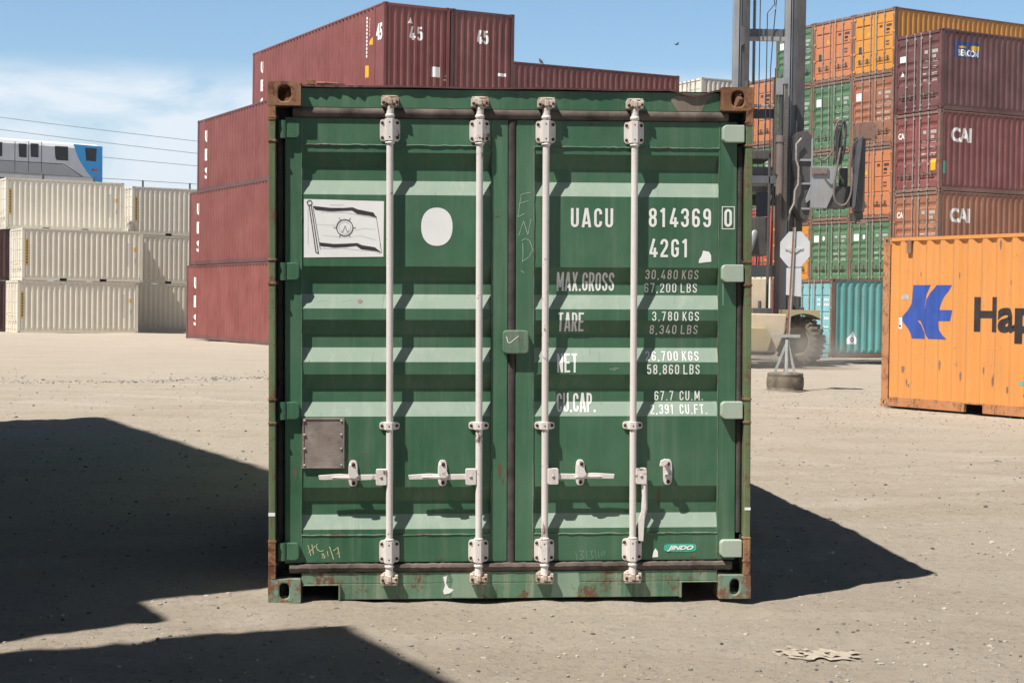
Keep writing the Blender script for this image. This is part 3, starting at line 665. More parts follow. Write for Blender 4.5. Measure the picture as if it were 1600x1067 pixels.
def generic_doors(root, H, mk, fk, style, lod=0, gear='greyrod'):
    mat, fm = MT[mk], MT[fk]; prof = door_profile(H, style); key = ('door', H, mk, fk, style)
    for nm, z0, z1 in (('door_header', H - 0.118, H - 0.02), ('door_sill', 0.016, 0.14)):
        def fmk():
            mb = MB(); mb.box(-W / 2 + 0.162, W / 2 - 0.162, 0.012, 0.10, z0, z1); return mb.mesh(nm, fm)
        put(nm, cached(key + (nm,), fmk), root)
    for s_ in (-1, 1):
        def leaf():
            mb = MB(); a, b_ = (0.012, 1.118); c0, c1 = 0.095, 1.045
            X = lambda q: s_ * q
            for p, q in ((a, c0), (c1, b_)):
                x0, x1 = sorted((X(p), X(q))); mb.box(x0, x1, 0.035, 0.085, 0.16, H - 0.135)
            x0, x1 = sorted((X(c0), X(c1)))
            vs = []
            for z, d in prof: vs += [(x0, 0.04 + d, z), (x1, 0.04 + d, z)]
            mb.faces(vs, [(2 * i, 2 * i + 1, 2 * i + 3, 2 * i + 2) for i in range(len(prof) - 1)])
            for z0, z1 in ((0.16, 0.19), (H - 0.165, H - 0.135)): mb.box(x0, x1, 0.038, 0.085, z0, z1)
            return mb.mesh('door', mat)
        d_ = put('door', cached(key + ('leaf', s_), leaf), root)
        for r_ in (0.167, 0.616):
            def rod():
                mb = MB(); x = s_ * r_; mb.tube([(x, -0.005, 0.06), (x, -0.005, H - 0.05)], 0.021, 6)
                for z in (0.24, 0.88 * H / STD, H - 0.22): mb.box(x - 0.05, x + 0.05, 0.0, 0.036, z - 0.04, z + 0.04)
                for z in (0.05, H - 0.085): mb.box(x - 0.035, x + 0.035, -0.025, 0.012, z, z + 0.06)
                return mb.mesh('lock_rod', MT[gear])
            put('lock_rod', cached(key + ('rod', s_, r_, gear), rod), d_)
            def hnd():
                mb = MB(); x = s_ * r_; dr = 1 if (s_ > 0) else -1
                x0, x1 = sorted((x, x + dr * (0.36 if r_ < 0.3 else 0.30)))
                mb.box(x0, x1, -0.03, -0.008, 0.61, 0.645); q = x + dr * 0.2; mb.box(q - 0.02, q + 0.02, -0.035, 0.036, 0.56, 0.70)
                return mb.mesh('door_handle', MT['hose'] if gear == 'greyrod' else MT[gear])
            put('door_handle', cached(key + ('h', s_, r_, gear), hnd), d_)
        for z in (0.25, 0.96, 1.65, 2.35):
            def hin():
                mb = MB(); zz = z * H / STD; x0, x1 = sorted((s_ * 1.06, s_ * 1.20)); mb.box(x0, x1, 0.0, 0.034, zz - 0.04, zz + 0.04)
                return mb.mesh('hinge', mat)
            put('hinge', cached(key + ('hin', s_, z), hin), d_)
    for g0, g1, gy in ((-0.011, 0.011, 0.045), (-1.15, -1.119, 0.06), (1.119, 1.15, 0.06)):
        def gas():
            mb = MB(); mb.box(g0, g1, gy, 0.09, 0.16, H - 0.135); return mb.mesh('gasket', MT['rubber'])
        put('gasket', cached(key + ('g', g0), gas), root)
GRP = {'M': 'maroon containers in the stacks on the left', 'C': 'cream containers stacked on the left', 'R': 'containers in the tall stacks on the right', 'S': 'containers in the row casting shade from the left'}
def container(corner, yaw, along, end, label, L=FT40, H=STD, z=0.0, col='maroon', frame=None, style='trough', taper=0.0, pockets=None, group=None, val=1.0, gear='greyrod'):
    """corner: nearest ground corner; yaw of the e1 axis; along 'e1'/'e2' = long axis; end: 'door' or 'wall' = what faces the viewer's (-e2 or -e1) end"""
    cx, cy = corner[0], corner[1]; e1 = Vector((math.cos(yaw), math.sin(yaw))); e2 = Vector((-math.sin(yaw), math.cos(yaw))); c = Vector((cx, cy))
    if along == 'e2':
        if end == 'door': p = c + e1 * W / 2; rz = yaw
        else: p = c + e1 * W / 2 + e2 * L; rz = yaw + math.pi
    else:
        if end == 'door': p = c + e2 * W / 2; rz = yaw - math.pi / 2
        else: p = c + e2 * W / 2 + e1 * L; rz = yaw + math.pi / 2
    o = empty('shipping_container', label, 'container', (p.x, p.y, z), rz, group)
    o.color = (random.random(), val, 0.5, 1)
    fk = frame or col
    shell_parts(o, L, H, col, fk, taper, pockets)
    generic_doors(o, H, col, fk, style, gear=gear)
    o['_L'] = L; o['_H'] = H
    return o
def side_place(o, sgn):
    L = o['_L']
    return lambda s_, t_, d: (sgn * (W / 2 - 0.008 - d), s_ if sgn > 0 else s_, t_)
def side_text(o, sgn, body, dist, width, z0, capz, mat, bold=0.02, lift=0.003, name='lettering', cap=True):
    """dist: from the y=0 end for sgn>0 (text runs +y), or from the y=L end for sgn<0 (text runs -y)"""
    L = o['_L']; prof = side_profile(L)
    if sgn > 0:
        bm = text_bm(body, dist, dist + width, z0, z0 + capz, bold, cap=cap)
        return decal(name, bm, MT[mat], o, lambda s_, t_, d: (W / 2 - 0.008 - d, s_, t_), prof, 0, lift)
    bm = text_bm(body, 0, width, z0, z0 + capz, bold, cap=cap)
    for v in bm.verts: v.co.x = (L - dist) - v.co.x
    return decal(name, bm, MT[mat], o, lambda s_, t_, d: (-(W / 2 - 0.008 - d), s_, t_), prof, 0, lift)
def side_poly(o, sgn, polys, mat, name='marking', lift=0.003):
    L = o['_L']; prof = side_profile(L)
    if sgn < 0: polys = [[(L - a, b_) for a, b_ in p] for p in polys]
    return decal(name, poly_bm(polys), MT[mat], o, lambda s_, t_, d: (sgn * (W / 2 - 0.008 - d), s_, t_), prof, 0, lift)
def end_deco(o, bm, mat, name='lettering', lift=0.003):
    """on the closed end wall; s runs to the right as seen from outside"""
    L = o['_L']; pr = end_profile()
    for v in bm.verts: v.co.x = -v.co.x
    return decal(name, bm, MT[mat], o, lambda s_, t_, d: (s_, L - 0.02 + (-d), t_), pr, 0, lift) if False else \
        decal(name, bm, MT[mat], o, lambda s_, t_, d: (s_, L - 0.02 - d, t_), pr, 0, lift)
def door_deco(o, bm, mat, style='trough', name='lettering', lift=0.003):
    return decal(name, bm, MT[mat], o, lambda s_, t_, d: (s_, 0.04 + d, t_), door_profile(o['_H'], style), 1, lift)
def rect(a, b_, c_, d_): return [(a, c_), (b_, c_), (b_, d_), (a, d_)]
def rows(x0, z0, x1, n, h, gap, rnd, lens=None):
    """short dashes standing for stencilled figures too small to read"""
    out = []
    for i in range(n):
        z = z0 - i * (h + gap); x = x0; ln = x1 if not lens else x0 + (x1 - x0) * lens[i % len(lens)]
        while x < ln:
            wd = rnd.uniform(0.028, 0.042)
            if rnd.random() < 0.85: out.append(rect(x, x + wd, z - h, z))
            x += wd + 0.016
    return out
def door_marks(o, mat='letter', style='trough', sticker=True, oval=None, triangle=False):
    k = o['_H'] / STD; rn = random.Random(int(o.color[0] * 1e6))
    P = [rect(x, x + 0.035, 1.86 * k, 1.97 * k) for x in (0.30, 0.345, 0.39, 0.435)] + [rect(x, x + 0.04, 1.86 * k, 1.97 * k) for x in (0.70, 0.75, 0.80, 0.85, 0.90, 0.95)] + [rect(x, x + 0.045, 1.70 * k, 1.80 * k) for x in (0.72, 0.78, 0.84)]
    for zt in (1.655, 1.44, 1.235, 1.04):
        P += rows(0.24, zt * k, 0.44, 1, 0.055, 0, rn) + rows(0.70, zt * k + 0.005, 0.95, 2, 0.032, 0.03, rn)
    if style != 'trough': P = P[:13] + [rect(x, x + 0.05, z * k, (z + 0.07) * k) for z in (1.72, 1.58, 1.24, 1.12) for x in (0.68, 0.75, 0.82)]
    door_deco(o, poly_bm(P), mat if mat != 'letter' else 'inkpale', style)
    if sticker: door_deco(o, poly_bm([rect(-0.99, -0.68, 1.72 * k, 2.0 * k)]), 'white', style, 'sticker')
    if oval: door_deco(o, poly_bm([disc_poly(-0.39, 1.87 * k, 0.075, 0.10)]), oval, style, 'sticker', 0.0035)
    if triangle:
        door_deco(o, poly_bm([[(-0.42, 1.6 * k), (-0.22, 1.6 * k), (-0.32, 1.80 * k)]]), 'yellow', style, 'warning_sign', 0.0035)
        door_deco(o, poly_bm([rect(-0.90, -0.72, 0.93 * k, 1.22 * k)]), 'steel_dark', style, 'data_plate', 0.004)

# ---- the green container in the foreground (custom door end)
def green_container():
    H = STD; L = FT40
    g = empty('shipping_container', 'large dark green container filling the foreground, shut doors with four white lock rods', 'container', (-1.198 + W / 2 * math.cos(0.0755), 8.259 + W / 2 * math.sin(0.0755), 0.0), 0.0755, None, 0.0, -0.0107)
    g.rotation_euler = Matrix.Rotation(0.0755, 4, 'Z').to_euler()
    g.rotation_euler = (Matrix.Rotation(0.0755, 4, 'Z') @ Matrix.Rotation(-0.0107, 4, 'Y')).to_euler()
    g.location = (-1.198 + W / 2 * math.cos(0.0755), 8.259 + W / 2 * math.sin(0.0755), 0.0155)
    g.color = (0.31, 1.0, 0.5, 1)
    shell_parts(g, L, H, 'green', 'green_worn', 0.0, (2.0, 9.8), front_castings=False)
    # front castings
    for sx in (-1, 1):
        for zc, sz in ((0.059, -1), (H - 0.059, 1)):
            mb = MB(); casting_mb(mb, sx, 0.0, -1, zc, sz, 0.033 if sz > 0 else 0.025, 0.040)
            mb.build('corner_casting', MT['rust'] if sz > 0 else MT['rust_green'], g, 0.006, True)
        # stub of a twistlock inside the top casting
        mb = MB()
        if sx > 0: mb.tube([(1.13, 0.03, H - 0.10), (1.15, 0.028, H - 0.06), (1.13, 0.035, H - 0.03)], [0.02, 0.028, 0.015], 8)
        else: mb.prism([(-1.145, H - 0.105), (-1.10, H - 0.10), (-1.10, H - 0.05), (-1.125, H - 0.04)], lambda p, q, d: (p, d, q), 0.022, 0.04)
        mb.build('lock_stub', MT['rust'], g, 0.002)
        # posts: outer flange, web and inner flange
        x0, x1 = sorted((sx * 1.2155, sx * 1.183)); mb = MB(); mb.box(x0, x1, 0.004, 0.16, 0.119, H - 0.119)
        mb.build('corner_post', MT['olive'], g, 0.003)
        x0, x1 = sorted((sx * 1.1825, sx * 1.08)); mb = MB(); mb.box(x0, x1, 0.12, 0.16, 0.119, H - 0.119)
        mb.build('post_web', MT['dark'], g)
        # hinge lugs on the post
        for z in (0.25, 0.957, 1.652, 2.358):
            for dz in (-0.065, 0.052):
                mb = MB(); mb.box(*sorted((sx * 1.2185, sx * 1.178)), 0.0, 0.05, z + dz, z + dz + 0.011); mb.build('hinge_lug', MT['rust'], g, 0.002)
            mb = MB(); mb.tube([(sx * 1.1775, 0.05, z - 0.07), (sx * 1.1775, 0.05, z + 0.07)], 0.010, 8); mb.build('hinge_pin', MT['dark'], g)
        # rusty lower stretch of the post
        mb = MB(); mb.box(*sorted((sx * 1.2168, sx * 1.1815)), 0.001, 0.02, 0.1195, 0.30); mb.build('post_patch', MT['rust'], g, 0.002)
        mb = MB(); mb.box(*sorted((sx * 1.2168, sx * 1.1815)), 0.001, 0.02, 2.40, H - 0.1195); mb.build('post_patch', MT['rust'], g, 0.002)
    # header with roof lip
    mb = MB(); mb.box(-1.057, 1.057, 0.05, 0.14, 2.470, 2.566); mb.build('door_header', MT['green'], g, 0.002)
    mb = MB(); n = 90; rn = random.Random(3); vs = []
    for i in range(n + 1):
        x = -1.056 + 2.112 * i / n
        sag = 0.0
        if 0.80 < x < 1.04: sag = 0.030 * math.sin((x - 0.80) / 0.24 * math.pi) ** 1.5
        jag = 0.034 + rn.uniform(-0.003, 0.003) + (rn.uniform(-0.008, 0.004) if x < -0.75 else 0)
        zt = 2.580 - sag + 0.002 * math.sin(x * 9); vs += [(x, jag, zt - 0.009), (x, jag, zt), (x, 0.20, 2.583), (x, 0.20, 2.570)]
    mb.faces(vs, [(4 * i + a, 4 * i + b_, 4 * i + 4 + b_, 4 * i + 4 + a) for i in range(n) for a, b_ in ((0, 1), (1, 2), (2, 3), (3, 0))])
    mb.build('roof_lip', MT['maroon_dark'], g)
    # rust stain bent plate under the sag
    decal('rust_stain', poly_bm([[(0.84, 2.472), (0.96, 2.472), (0.985, 2.52), (1.02, 2.555), (0.93, 2.552), (0.83, 2.548), (0.80, 2.53), (0.82, 2.50)]]), paint('rubbed_brown_patch', (0.16, 0.13, 0.095), rust=0.4, fade=0.3, dirt_amt=0.5), g, lambda a, b_, d: (a, 0.05 + d, b_), None, 0, 0.001)
    # debris on the roof edge
    mb = MB(); mb.box(-1.03, -0.99, 0.05, 0.09, 2.584, 2.606); mb.tube([(-0.98, 0.07, 2.592), (-0.93, 0.06, 2.593), (-0.84, 0.06, 2.588)], [0.009, 0.006, 0.003], 6)
    mb.build('lash_ring', MT['rust'], g, 0.002)
    # sill with fork pockets
    pts = [(-1.055, 0.012), (-1.05, 0.085), (-0.868, 0.085), (-0.868, 0.008), (0.868, 0.004), (0.868, 0.085), (1.05, 0.085), (1.055, 0.012), (1.055, 0.142), (-1.055, 0.142)]
    mb = MB()
    mb.box(-1.055, 1.055, 0.045, 0.12, 0.086, 0.142); mb.box(-0.868, 0.868, 0.045, 0.12, 0.006, 0.0855)
    mb.build('door_sill', MT['green_sill'], g, 0.003)
    for s_ in (-1, 1):
        mb = MB(); x0, x1 = sorted((s_ * 0.862, s_ * 1.054)); mb.box(x0, x1, 0.028, 0.10, 0.080, 0.0855)
        x0, x1 = sorted((s_ * 0.860, s_ * 0.870)); mb.box(x0, x1, 0.028, 0.10, 0.003, 0.0795)
        mb.build('fork_pocket_rim', MT['green_sill'], g, 0.002)
    # pale vertical bands on the sill where paint has faded
    bleached = paint('bleached_green_paint', (0.20, 0.30, 0.22), rust=0.45, fade=0.3, dirt=(0.32, 0.30, 0.2), dirt_amt=0.5, streak=0.5)
    for P_ in ([(-0.165, 0.010), (-0.30, 0.012), (-0.305, 0.06), (-0.295, 0.10), (-0.31, 0.138), (-0.17, 0.138), (-0.178, 0.09)], [(0.20, 0.010), (0.345, 0.010), (0.338, 0.05), (0.35, 0.075), (0.34, 0.138), (0.20, 0.138), (0.21, 0.06)]):
        decal('paint_fade', poly_bm([P_]), bleached, g, lambda a, b_, d: (a, 0.045 + d, b_), None, 0, 0.001)
    decal('sticker', poly_bm([[(-0.345, 0.118), (-0.325, 0.122), (-0.330, 0.085), (-0.318, 0.062), (-0.29, 0.052), (-0.31, 0.034), (-0.34, 0.028), (-0.345, 0.045), (-0.335, 0.075)]]), MT['white'], g, lambda a, b_, d: (a, 0.045 + d, b_), None, 0, 0.002)
    # door leaves
    prof = door_profile(H, 'trough'); prof[0] = (0.327, 0.0); prof[-1] = (2.288, 0.0)
    YD = 0.057
    def half_strip(mb, x0, x1, z0, z1, yf, vert, bul=0.02):
        """rubber strip with a rounded front"""
        seg = 6; vs = []
        if not vert:
            for k in range(seg + 1):
                a = math.pi * k / seg; z = (z0 + z1) / 2 + (z1 - z0) / 2 * math.cos(a); y = yf - bul * math.sin(a) ** 0.7 if math.sin(a) > 0 else yf
                vs += [(x0, y, z), (x1, y, z)]
        else:
            for k in range(seg + 1):
                a = math.pi * k / seg; x = (x0 + x1) / 2 + (x1 - x0) / 2 * math.cos(a); y = yf - bul * math.sin(a) ** 0.7 if math.sin(a) > 0 else yf
                vs += [(x, y, z0), (x, y, z1)]
        mb.faces(vs, [(2 * k, 2 * k + 1, 2 * k + 3, 2 * k + 2) for k in range(seg)], True)
    leaves = []
    for s_ in (-1, 1):
        X = lambda a, b_: sorted((a, b_))
        mb = MB()
        if s_ < 0: so_, si, p0, p1 = -1.139, -0.022, -1.056, -0.103
        else: so_, si, p0, p1 = 1.148, 0.020, 1.056, 0.110
        for a, b_ in ((so_, p0), (p1, si)):
            x0, x1 = X(a, b_); mb.box(x0, x1, YD, YD + 0.055, 0.19, 2.42)
        leaf = mb.build('door', MT['green'], g, 0.0035); leaves.append(leaf)
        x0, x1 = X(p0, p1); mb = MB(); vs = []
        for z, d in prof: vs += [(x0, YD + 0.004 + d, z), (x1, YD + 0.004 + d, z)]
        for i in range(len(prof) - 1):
            mb.mi = 1 if prof[i + 1][1] > prof[i][1] else 0  # up-facing slopes take the paler green that holds painted sunlight
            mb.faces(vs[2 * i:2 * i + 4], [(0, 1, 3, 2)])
        mb.build('door_panel', [MT['green'], MT['green_sunlit_slope']], leaf)
        mb = MB(); mb.box(x0 + 0.001, x1 - 0.001, YD + 0.001, YD + 0.05, 2.288, 2.418); mb.build('top_plate', MT['green'], leaf, 0.0015)
        mb = MB(); mb.box(x0 + 0.001, x1 - 0.001, YD + 0.001, YD + 0.05, 0.192, 0.327); mb.build('kick_plate', MT['green'], leaf, 0.0015)
        # weld beads
        rn = random.Random(11 + s_); mb = MB()
        for z in (2.286, 0.329):
            n = 40; mb.tube([(x0 + (x1 - x0) * i / n, YD + 0.001, z + rn.uniform(-0.0018, 0.0018)) for i in range(n + 1)], [0.0042 + rn.uniform(-0.001, 0.001) for _ in range(n + 1)], 6)
        for x in (x0, x1):
            n = 60; mb.tube([(x + rn.uniform(-0.001, 0.001), YD + 0.0015, 0.20 + 2.21 * i / n) for i in range(n + 1)], [0.003 + rn.uniform(-0.001, 0.0015) for _ in range(n + 1)], 5)
        mb.build('weld_bead', MT['green_worn'], leaf)
        # hinges
        for z in (0.252, 0.957, 1.652, 2.358):
            mb = MB(); n = 7; xo, xi = s_ * 1.176, s_ * 1.066; r = 0.022; hh = 0.044
            if s_ < 0: xo = -1.128
            pts = [(xo, z - hh), (xi + s_ * r, z - hh)] + [(xi + s_ * (r - r * math.sin(a)), z - hh + r - r * math.cos(a)) for a in [math.pi / 2 * k / n for k in range(1, n + 1)]]
            pts += [(xi + s_ * (r - r * math.sin(a)), z + hh - r + r * math.cos(a)) for a in [math.pi / 2 * k / n for k in range(n, 0, -1)]] + [(xi + s_ * r, z + hh), (xo, z + hh)]
            mb.prism(pts, lambda p, q, d: (p, d, q), 0.012 if s_ > 0 else 0.030, YD + 0.001)
            mb.build('hinge', MT['mint'] if s_ > 0 else MT['green'], leaf, 0.004)
            if s_ < 0:
                mb = MB(); mb.tube([(-1.150, 0.045, z - hh), (-1.150, 0.045, z + hh)], 0.024, 12); mb.build('hinge_knuckle', MT['green'], leaf, 0.002)
    left, right = leaves
    # gaskets
    mb = MB(); half_strip(mb, -1.10, 1.10, 2.422, 2.472, 0.066, False, 0.026); mb.build('header_gasket', MT['rubber_top'], g)
    mb = MB(); mb.box(-1.13, 1.14, 0.062, 0.09, 2.412, 2.4225); mb.build('header_gasket', MT['rubber'], g)
    mb = MB(); rn = random.Random(4); n = 120; vs = []
    for i in range(n + 1):
        x = -1.115 + 2.245 * i / n; j = rn.uniform(-0.002, 0.002); jj = rn.uniform(-0.003, 0.001) - (0.010 if abs(x + 0.985) < 0.02 or abs(x + 0.80) < 0.02 else 0)
        top = 0.186 + j; vs += [(x, 0.058, top), (x, 0.036, top - 0.004), (x, 0.031, 0.168 + j), (x, 0.040, 0.150 + jj), (x, 0.058, 0.141 + jj)]
    mb.faces(vs, [(5 * i + a, 5 * i + a + 1, 5 * i + a + 6, 5 * i + a + 5) for i in range(n) for a in range(4)])
    mb.build('sill_gasket', MT['rubber_top'], g)
    mb = MB(); half_strip(mb, -0.0215, 0.0185, 0.186, 2.412, 0.068, True, 0.016); mb.build('centre_gasket', MT['rubber'], g)
    mb = MB(); half_strip(mb, 1.149, 1.182, 0.33, 2.30, 0.075, True, 0.02); mb.build('edge_gasket', MT['rubber'], g)
    mb = MB(); half_strip(mb, -1.182, -1.14, 0.19, 2.41, 0.11, True, 0.02); mb.build('edge_gasket', MT['rubber'], g)
    # overlap plate at the centre
    mb = MB(); r = 0.014; P_ = disc_poly(0.0175, 1.302, 0.0655, 0.0595, 28, 7)
    mb.prism(P_, lambda p, q, d: (p, d, q), 0.022, 0.0595); ov = mb.build('overlap_plate', MT['green_worn'], right, 0.005)
    decal('chalk_mark', poly_bm(stroke_polys([(-0.03, 1.330), (-0.022, 1.300), (-0.012, 1.298), (0.03, 1.332)], 0.004)), MT['letter'], ov, lambda a, b_, d: (a, 0.022 + d, b_), None, 0, 0.0012)
    # lock rods
    rnd_ = random.Random(8)
    for i, x in enumerate((-0.616, -0.167, 0.167, 0.616)):
        leaf = left if x < 0 else right; yr = 0.026; rr = 0.0172
        mb = MB(); mb.tube([(x + 0.0006 * math.sin(z * 2 + i), yr + 0.0, z) for z in [0.12 + 2.36 * k / 14 for k in range(15)]], rr, 20)
        for z0, z1 in ((2.419, 2.440), (2.288, 2.302), (0.302, 0.316), (0.166, 0.183)): mb.tube([(x, yr, z0), (x, yr, z0 + 0.004), (x, yr, z1 - 0.004), (x, yr, z1)], [0.0185, 0.0235, 0.0235, 0.0185], 20)
        mb.tube([(x, yr, 2.44), (x, yr, 2.468)], [0.0195, 0.019], 20); mb.tube([(x, yr, 0.128), (x, yr, 0.166)], [0.021, 0.0185], 20)
        rod = mb.build('lock_rod', MT['lockwhite'], leaf)
        # bearing brackets
        for z, hh in ((2.360, 0.057), (0.880, 0.0205), (0.2475, 0.057)):
            mb = MB(); mb.mi = 0
            mb.prism(disc_poly(x, z, 0.0505, hh, 32, 6 if hh > 0.03 else 4), lambda p, q, d: (p, d, q), 0.050, 0.0598)
            k = hh * 0.96 if hh > 0.03 else hh * 0.9
            hp = [(-0.026, 0.051), (-0.026, 0.026), (-0.018, 0.005), (0.012, 0.003), (0.022, 0.012), (0.026, 0.026), (0.026, 0.051)]
            mb.prism([(x + p, q) for p, q in hp], lambda p, q, d: (p, q, d), z - k, z + k)
            mb.mi = 1
            if hh > 0.03: cs = [(x + a, z + b_) for a in (-0.038, 0.038) for b_ in (-0.037, 0.037)]
            else: cs = [(x - 0.038, z), (x + 0.038, z)]
            for a, b_ in cs: mb.dome((a, 0.0502, b_), (0, -1, 0), 0.0085, 0.006, 10)
            for b_ in ((z - 0.037, z + 0.037) if hh > 0.03 else (z,)): mb.dome((x - 0.002, 0.0035, b_), (0, -1, 0), 0.004, 0.002, 8)
            mb.build('rod_bracket', [MT['lockwhite'], MT['bolt']], leaf, 0.0025)
        # cams and keepers, top and bottom
        for sgn, zc in ((1, 2.498), (-1, 0.112)):
            mb = MB(); j = rnd_.uniform(-0.006, 0.006)
            # neck of the cam
            zn = 2.466 if sgn > 0 else 0.130
            mb.tube([(x, yr, zn), (x, yr, zn + sgn * 0.018), (x + 0.002, yr + 0.002, zn + sgn * 0.034)], [0.0205, 0.014, 0.017], 12)
            # cam head with its two fingers
            hp = [(-0.030, -0.016), (-0.014, -0.006), (0.0, -0.014), (0.016, -0.008), (0.034, -0.012), (0.038, 0.012), (0.028, 0.020), (0.008, 0.016), (-0.004, 0.026), (-0.024, 0.024), (-0.034, 0.008)]
            mb.prism([(x + p + j, zc + sgn * q) for p, q in (hp if sgn > 0 else hp[::-1])], lambda p, q, d: (p, d, q), 0.004, 0.026)
            mb.box(x - 0.009, x + 0.011, -0.001, 0.028, zc - 0.014, zc + 0.018)
            cam_ = mb.build('rod_cam', MT['lockrusty'], rod, 0.004)
            mb = MB(); yb = 0.049 if sgn > 0 else 0.044; mb.mi = 0
            mb.prism([(x - 0.044, zc - 0.018), (x - 0.018, zc - 0.026), (x + 0.02, zc - 0.026), (x + 0.043, zc - 0.016), (x + 0.044, zc + 0.022), (x + 0.026, zc + 0.034), (x - 0.024, zc + 0.034), (x - 0.044, zc + 0.020)], lambda p, q, d: (p, d, q), 0.030, yb)
            for a, b_ in ((-0.044, -0.026), (0.027, 0.044)): mb.prism([(x + a, zc - 0.020), (x + b_, zc - 0.020), (x + b_, zc + 0.022), (x + a, zc + 0.022)], lambda p, q, d: (p, d, q), 0.006, 0.030)
            mb.box(x - 0.040, x + 0.040, 0.008, 0.030, zc + sgn * 0.026 - 0.004, zc + sgn * 0.026 + 0.004)
            mb.mi = 1; mb.dome((x - 0.032, 0.0055, zc - 0.004), (0, -1, 0), 0.0085, 0.006, 8); mb.dome((x + 0.034, 0.0055, zc), (0, -1, 0), 0.0075, 0.006, 8)
            mb.build('cam_keeper', [MT['lockrusty'], MT['bolt']], g, 0.003)
        # handle hub
        dr = -1 if x < 0 else 1; z = 0.625
        mb = MB(); mb.mi = 0; hx0, hx1 = sorted((x + dr * 0.014, x + dr * 0.068))
        mb.prism(disc_poly((hx0 + hx1) / 2, z, 0.027, 0.041, 20, 9), lambda p, q, d: (p, d, q), 0.008, 0.017)
        mb.prism(disc_poly((hx0 + hx1) / 2, z, 0.027, 0.041, 20, 9), lambda p, q, d: (p, d, q), 0.031, 0.038)
        mb.box(*sorted((x + dr * 0.012, x + dr * 0.034)), 0.012, 0.036, z - 0.036, z + 0.036)
        mb.mi = 1; mb.dome(((hx0 + hx1) / 2, 0.008, z), (0, -1, 0), 0.009, 0.005, 8)
        mb.build('handle_hub', [MT['lockwhite'], MT['greyrod']], rod, 0.002)
        # lever
        mb = MB(); a = x + dr * 0.050
        if i < 3:
            q = lambda t_: a + dr * t_
            outl = [(0.0, -0.014), (0.10, -0.016), (0.16, -0.012), (0.30, -0.014), (0.305, 0.010), (0.20, 0.017), (0.12, 0.012), (0.0, 0.014)]
            mb.prism([(q(t_), z + (zz if i != 1 else zz)) for t_, zz in outl], lambda p, q_, d: (p, d, q_), 0.020, 0.028)
            mb.prism([(q(t_), z + zz) for t_, zz in ((0.10, -0.006), (0.13, -0.008), (0.21, -0.006), (0.24, 0.0), (0.21, 0.004), (0.12, 0.004))], lambda p, q_, d: (p, d, q_), 0.010, 0.0198)
        else:
            outl = [(-0.016, -0.02), (-0.010, -0.10), (-0.014, -0.18), (-0.028, -0.22), (-0.026, -0.33), (-0.002, -0.333), (0.004, -0.22), (0.018, -0.17), (0.016, -0.02)]
            mb.prism([(a + 0.006 + t_, z + zz) for t_, zz in outl], lambda p, q_, d: (p, d, q_), 0.018, 0.027)
            mb.prism([(a + 0.006 + t_, z + zz) for t_, zz in ((-0.004, -0.05), (0.006, -0.05), (0.010, -0.16), (0.0, -0.20), (-0.006, -0.16))], lambda p, q_, d: (p, d, q_), 0.006, 0.0178)
        mb.build('handle', MT['lockwhite'], rod, 0.0025)
        # handle catch with its retainer hook
        cx = x + dr * 0.182; mb = MB(); mb.mi = 0
        mb.prism(disc_poly(cx, 0.641, 0.0235, 0.066, 28, 3.2), lambda p, q, d: (p, d, q), 0.050, 0.0598)
        mb.box(cx - 0.016, cx + 0.016, 0.024, 0.050, 0.618, 0.632)
        if i < 3:
            mb.prism([(cx - 0.020, 0.690), (cx + 0.012, 0.692), (cx + 0.020, 0.655), (cx + 0.030, 0.632), (cx + 0.010, 0.618), (cx - 0.012, 0.620), (cx - 0.022, 0.645)], lambda p, q, d: (p, d, q), 0.002, 0.0095)
            mb.box(cx - 0.018, cx - 0.006, 0.0095, 0.05, 0.645, 0.690)
        else:
            mb.prism([(cx - 0.002, 0.700), (cx - 0.020, 0.714), (cx - 0.044, 0.704), (cx - 0.050, 0.676), (cx - 0.030, 0.672), (cx - 0.012, 0.684)], lambda p, q, d: (p, d, q), 0.0, 0.012)
            mb.box(cx - 0.020, cx - 0.006, 0.010, 0.05, 0.674, 0.700)
        mb.mi = 1
        for zz in (0.690 if i < 3 else 0.684, 0.592): mb.dome((cx + 0.002, 0.0495 if zz < 0.6 else (0.002 if i < 3 else 0.0495), zz), (0, -1, 0), 0.0105, 0.006, 10)
        mb.build('handle_catch', [MT['lockwhite'], MT['bolt']], leaf, 0.003)
    # markings
    PD = lambda yy: (lambda a, b_, d: (a, yy + d, b_))
    dp = door_profile(H, 'trough')
    def dtext(body, x0, x1, z0, z1, parent=right, mat='letter', bold=0.018, shear=0.0, cap=True, yy=YD + 0.004, name='lettering', sw=0.140, gap=0.18):
        bm = text_bm(body, x0, x1, z0, z1, bold, shear, cap) if shear else sten_bm(body, x0, x1, z0, z1, sw, gap); return decal(name, bm, MT[mat], parent, PD(yy), dp, 1, 0.0015)
    dtext('UACU', 0.298, 0.513, 1.882, 1.979); dtext('814369', 0.696, 1.015, 1.886, 1.982); dtext('42G1', 0.700, 0.900, 1.733, 1.826)
    dtext('0', 1.083, 1.122, 1.889, 1.980, yy=YD)
    fr = [rect(1.070, 1.136, 1.989, 1.993), rect(1.070, 1.136, 1.877, 1.881), rect(1.070, 1.074, 1.881, 1.989), rect(1.132, 1.136, 1.881, 1.989)]
    decal('lettering', poly_bm(fr), MT['letter'], right, PD(YD), None, 1, 0.0015)
    for body, x0, x1, z0, z1 in (('MAX.GROSS', 0.231, 0.522, 1.560, 1.656), ('TARE', 0.235, 0.366, 1.355, 1.452), ('NET', 0.232, 0.334, 1.147, 1.244), ('CU.CAP.', 0.233, 0.429, 0.946, 1.043)):
        dtext(body, x0, x1, z0, z1, sw=0.125, gap=0.14)
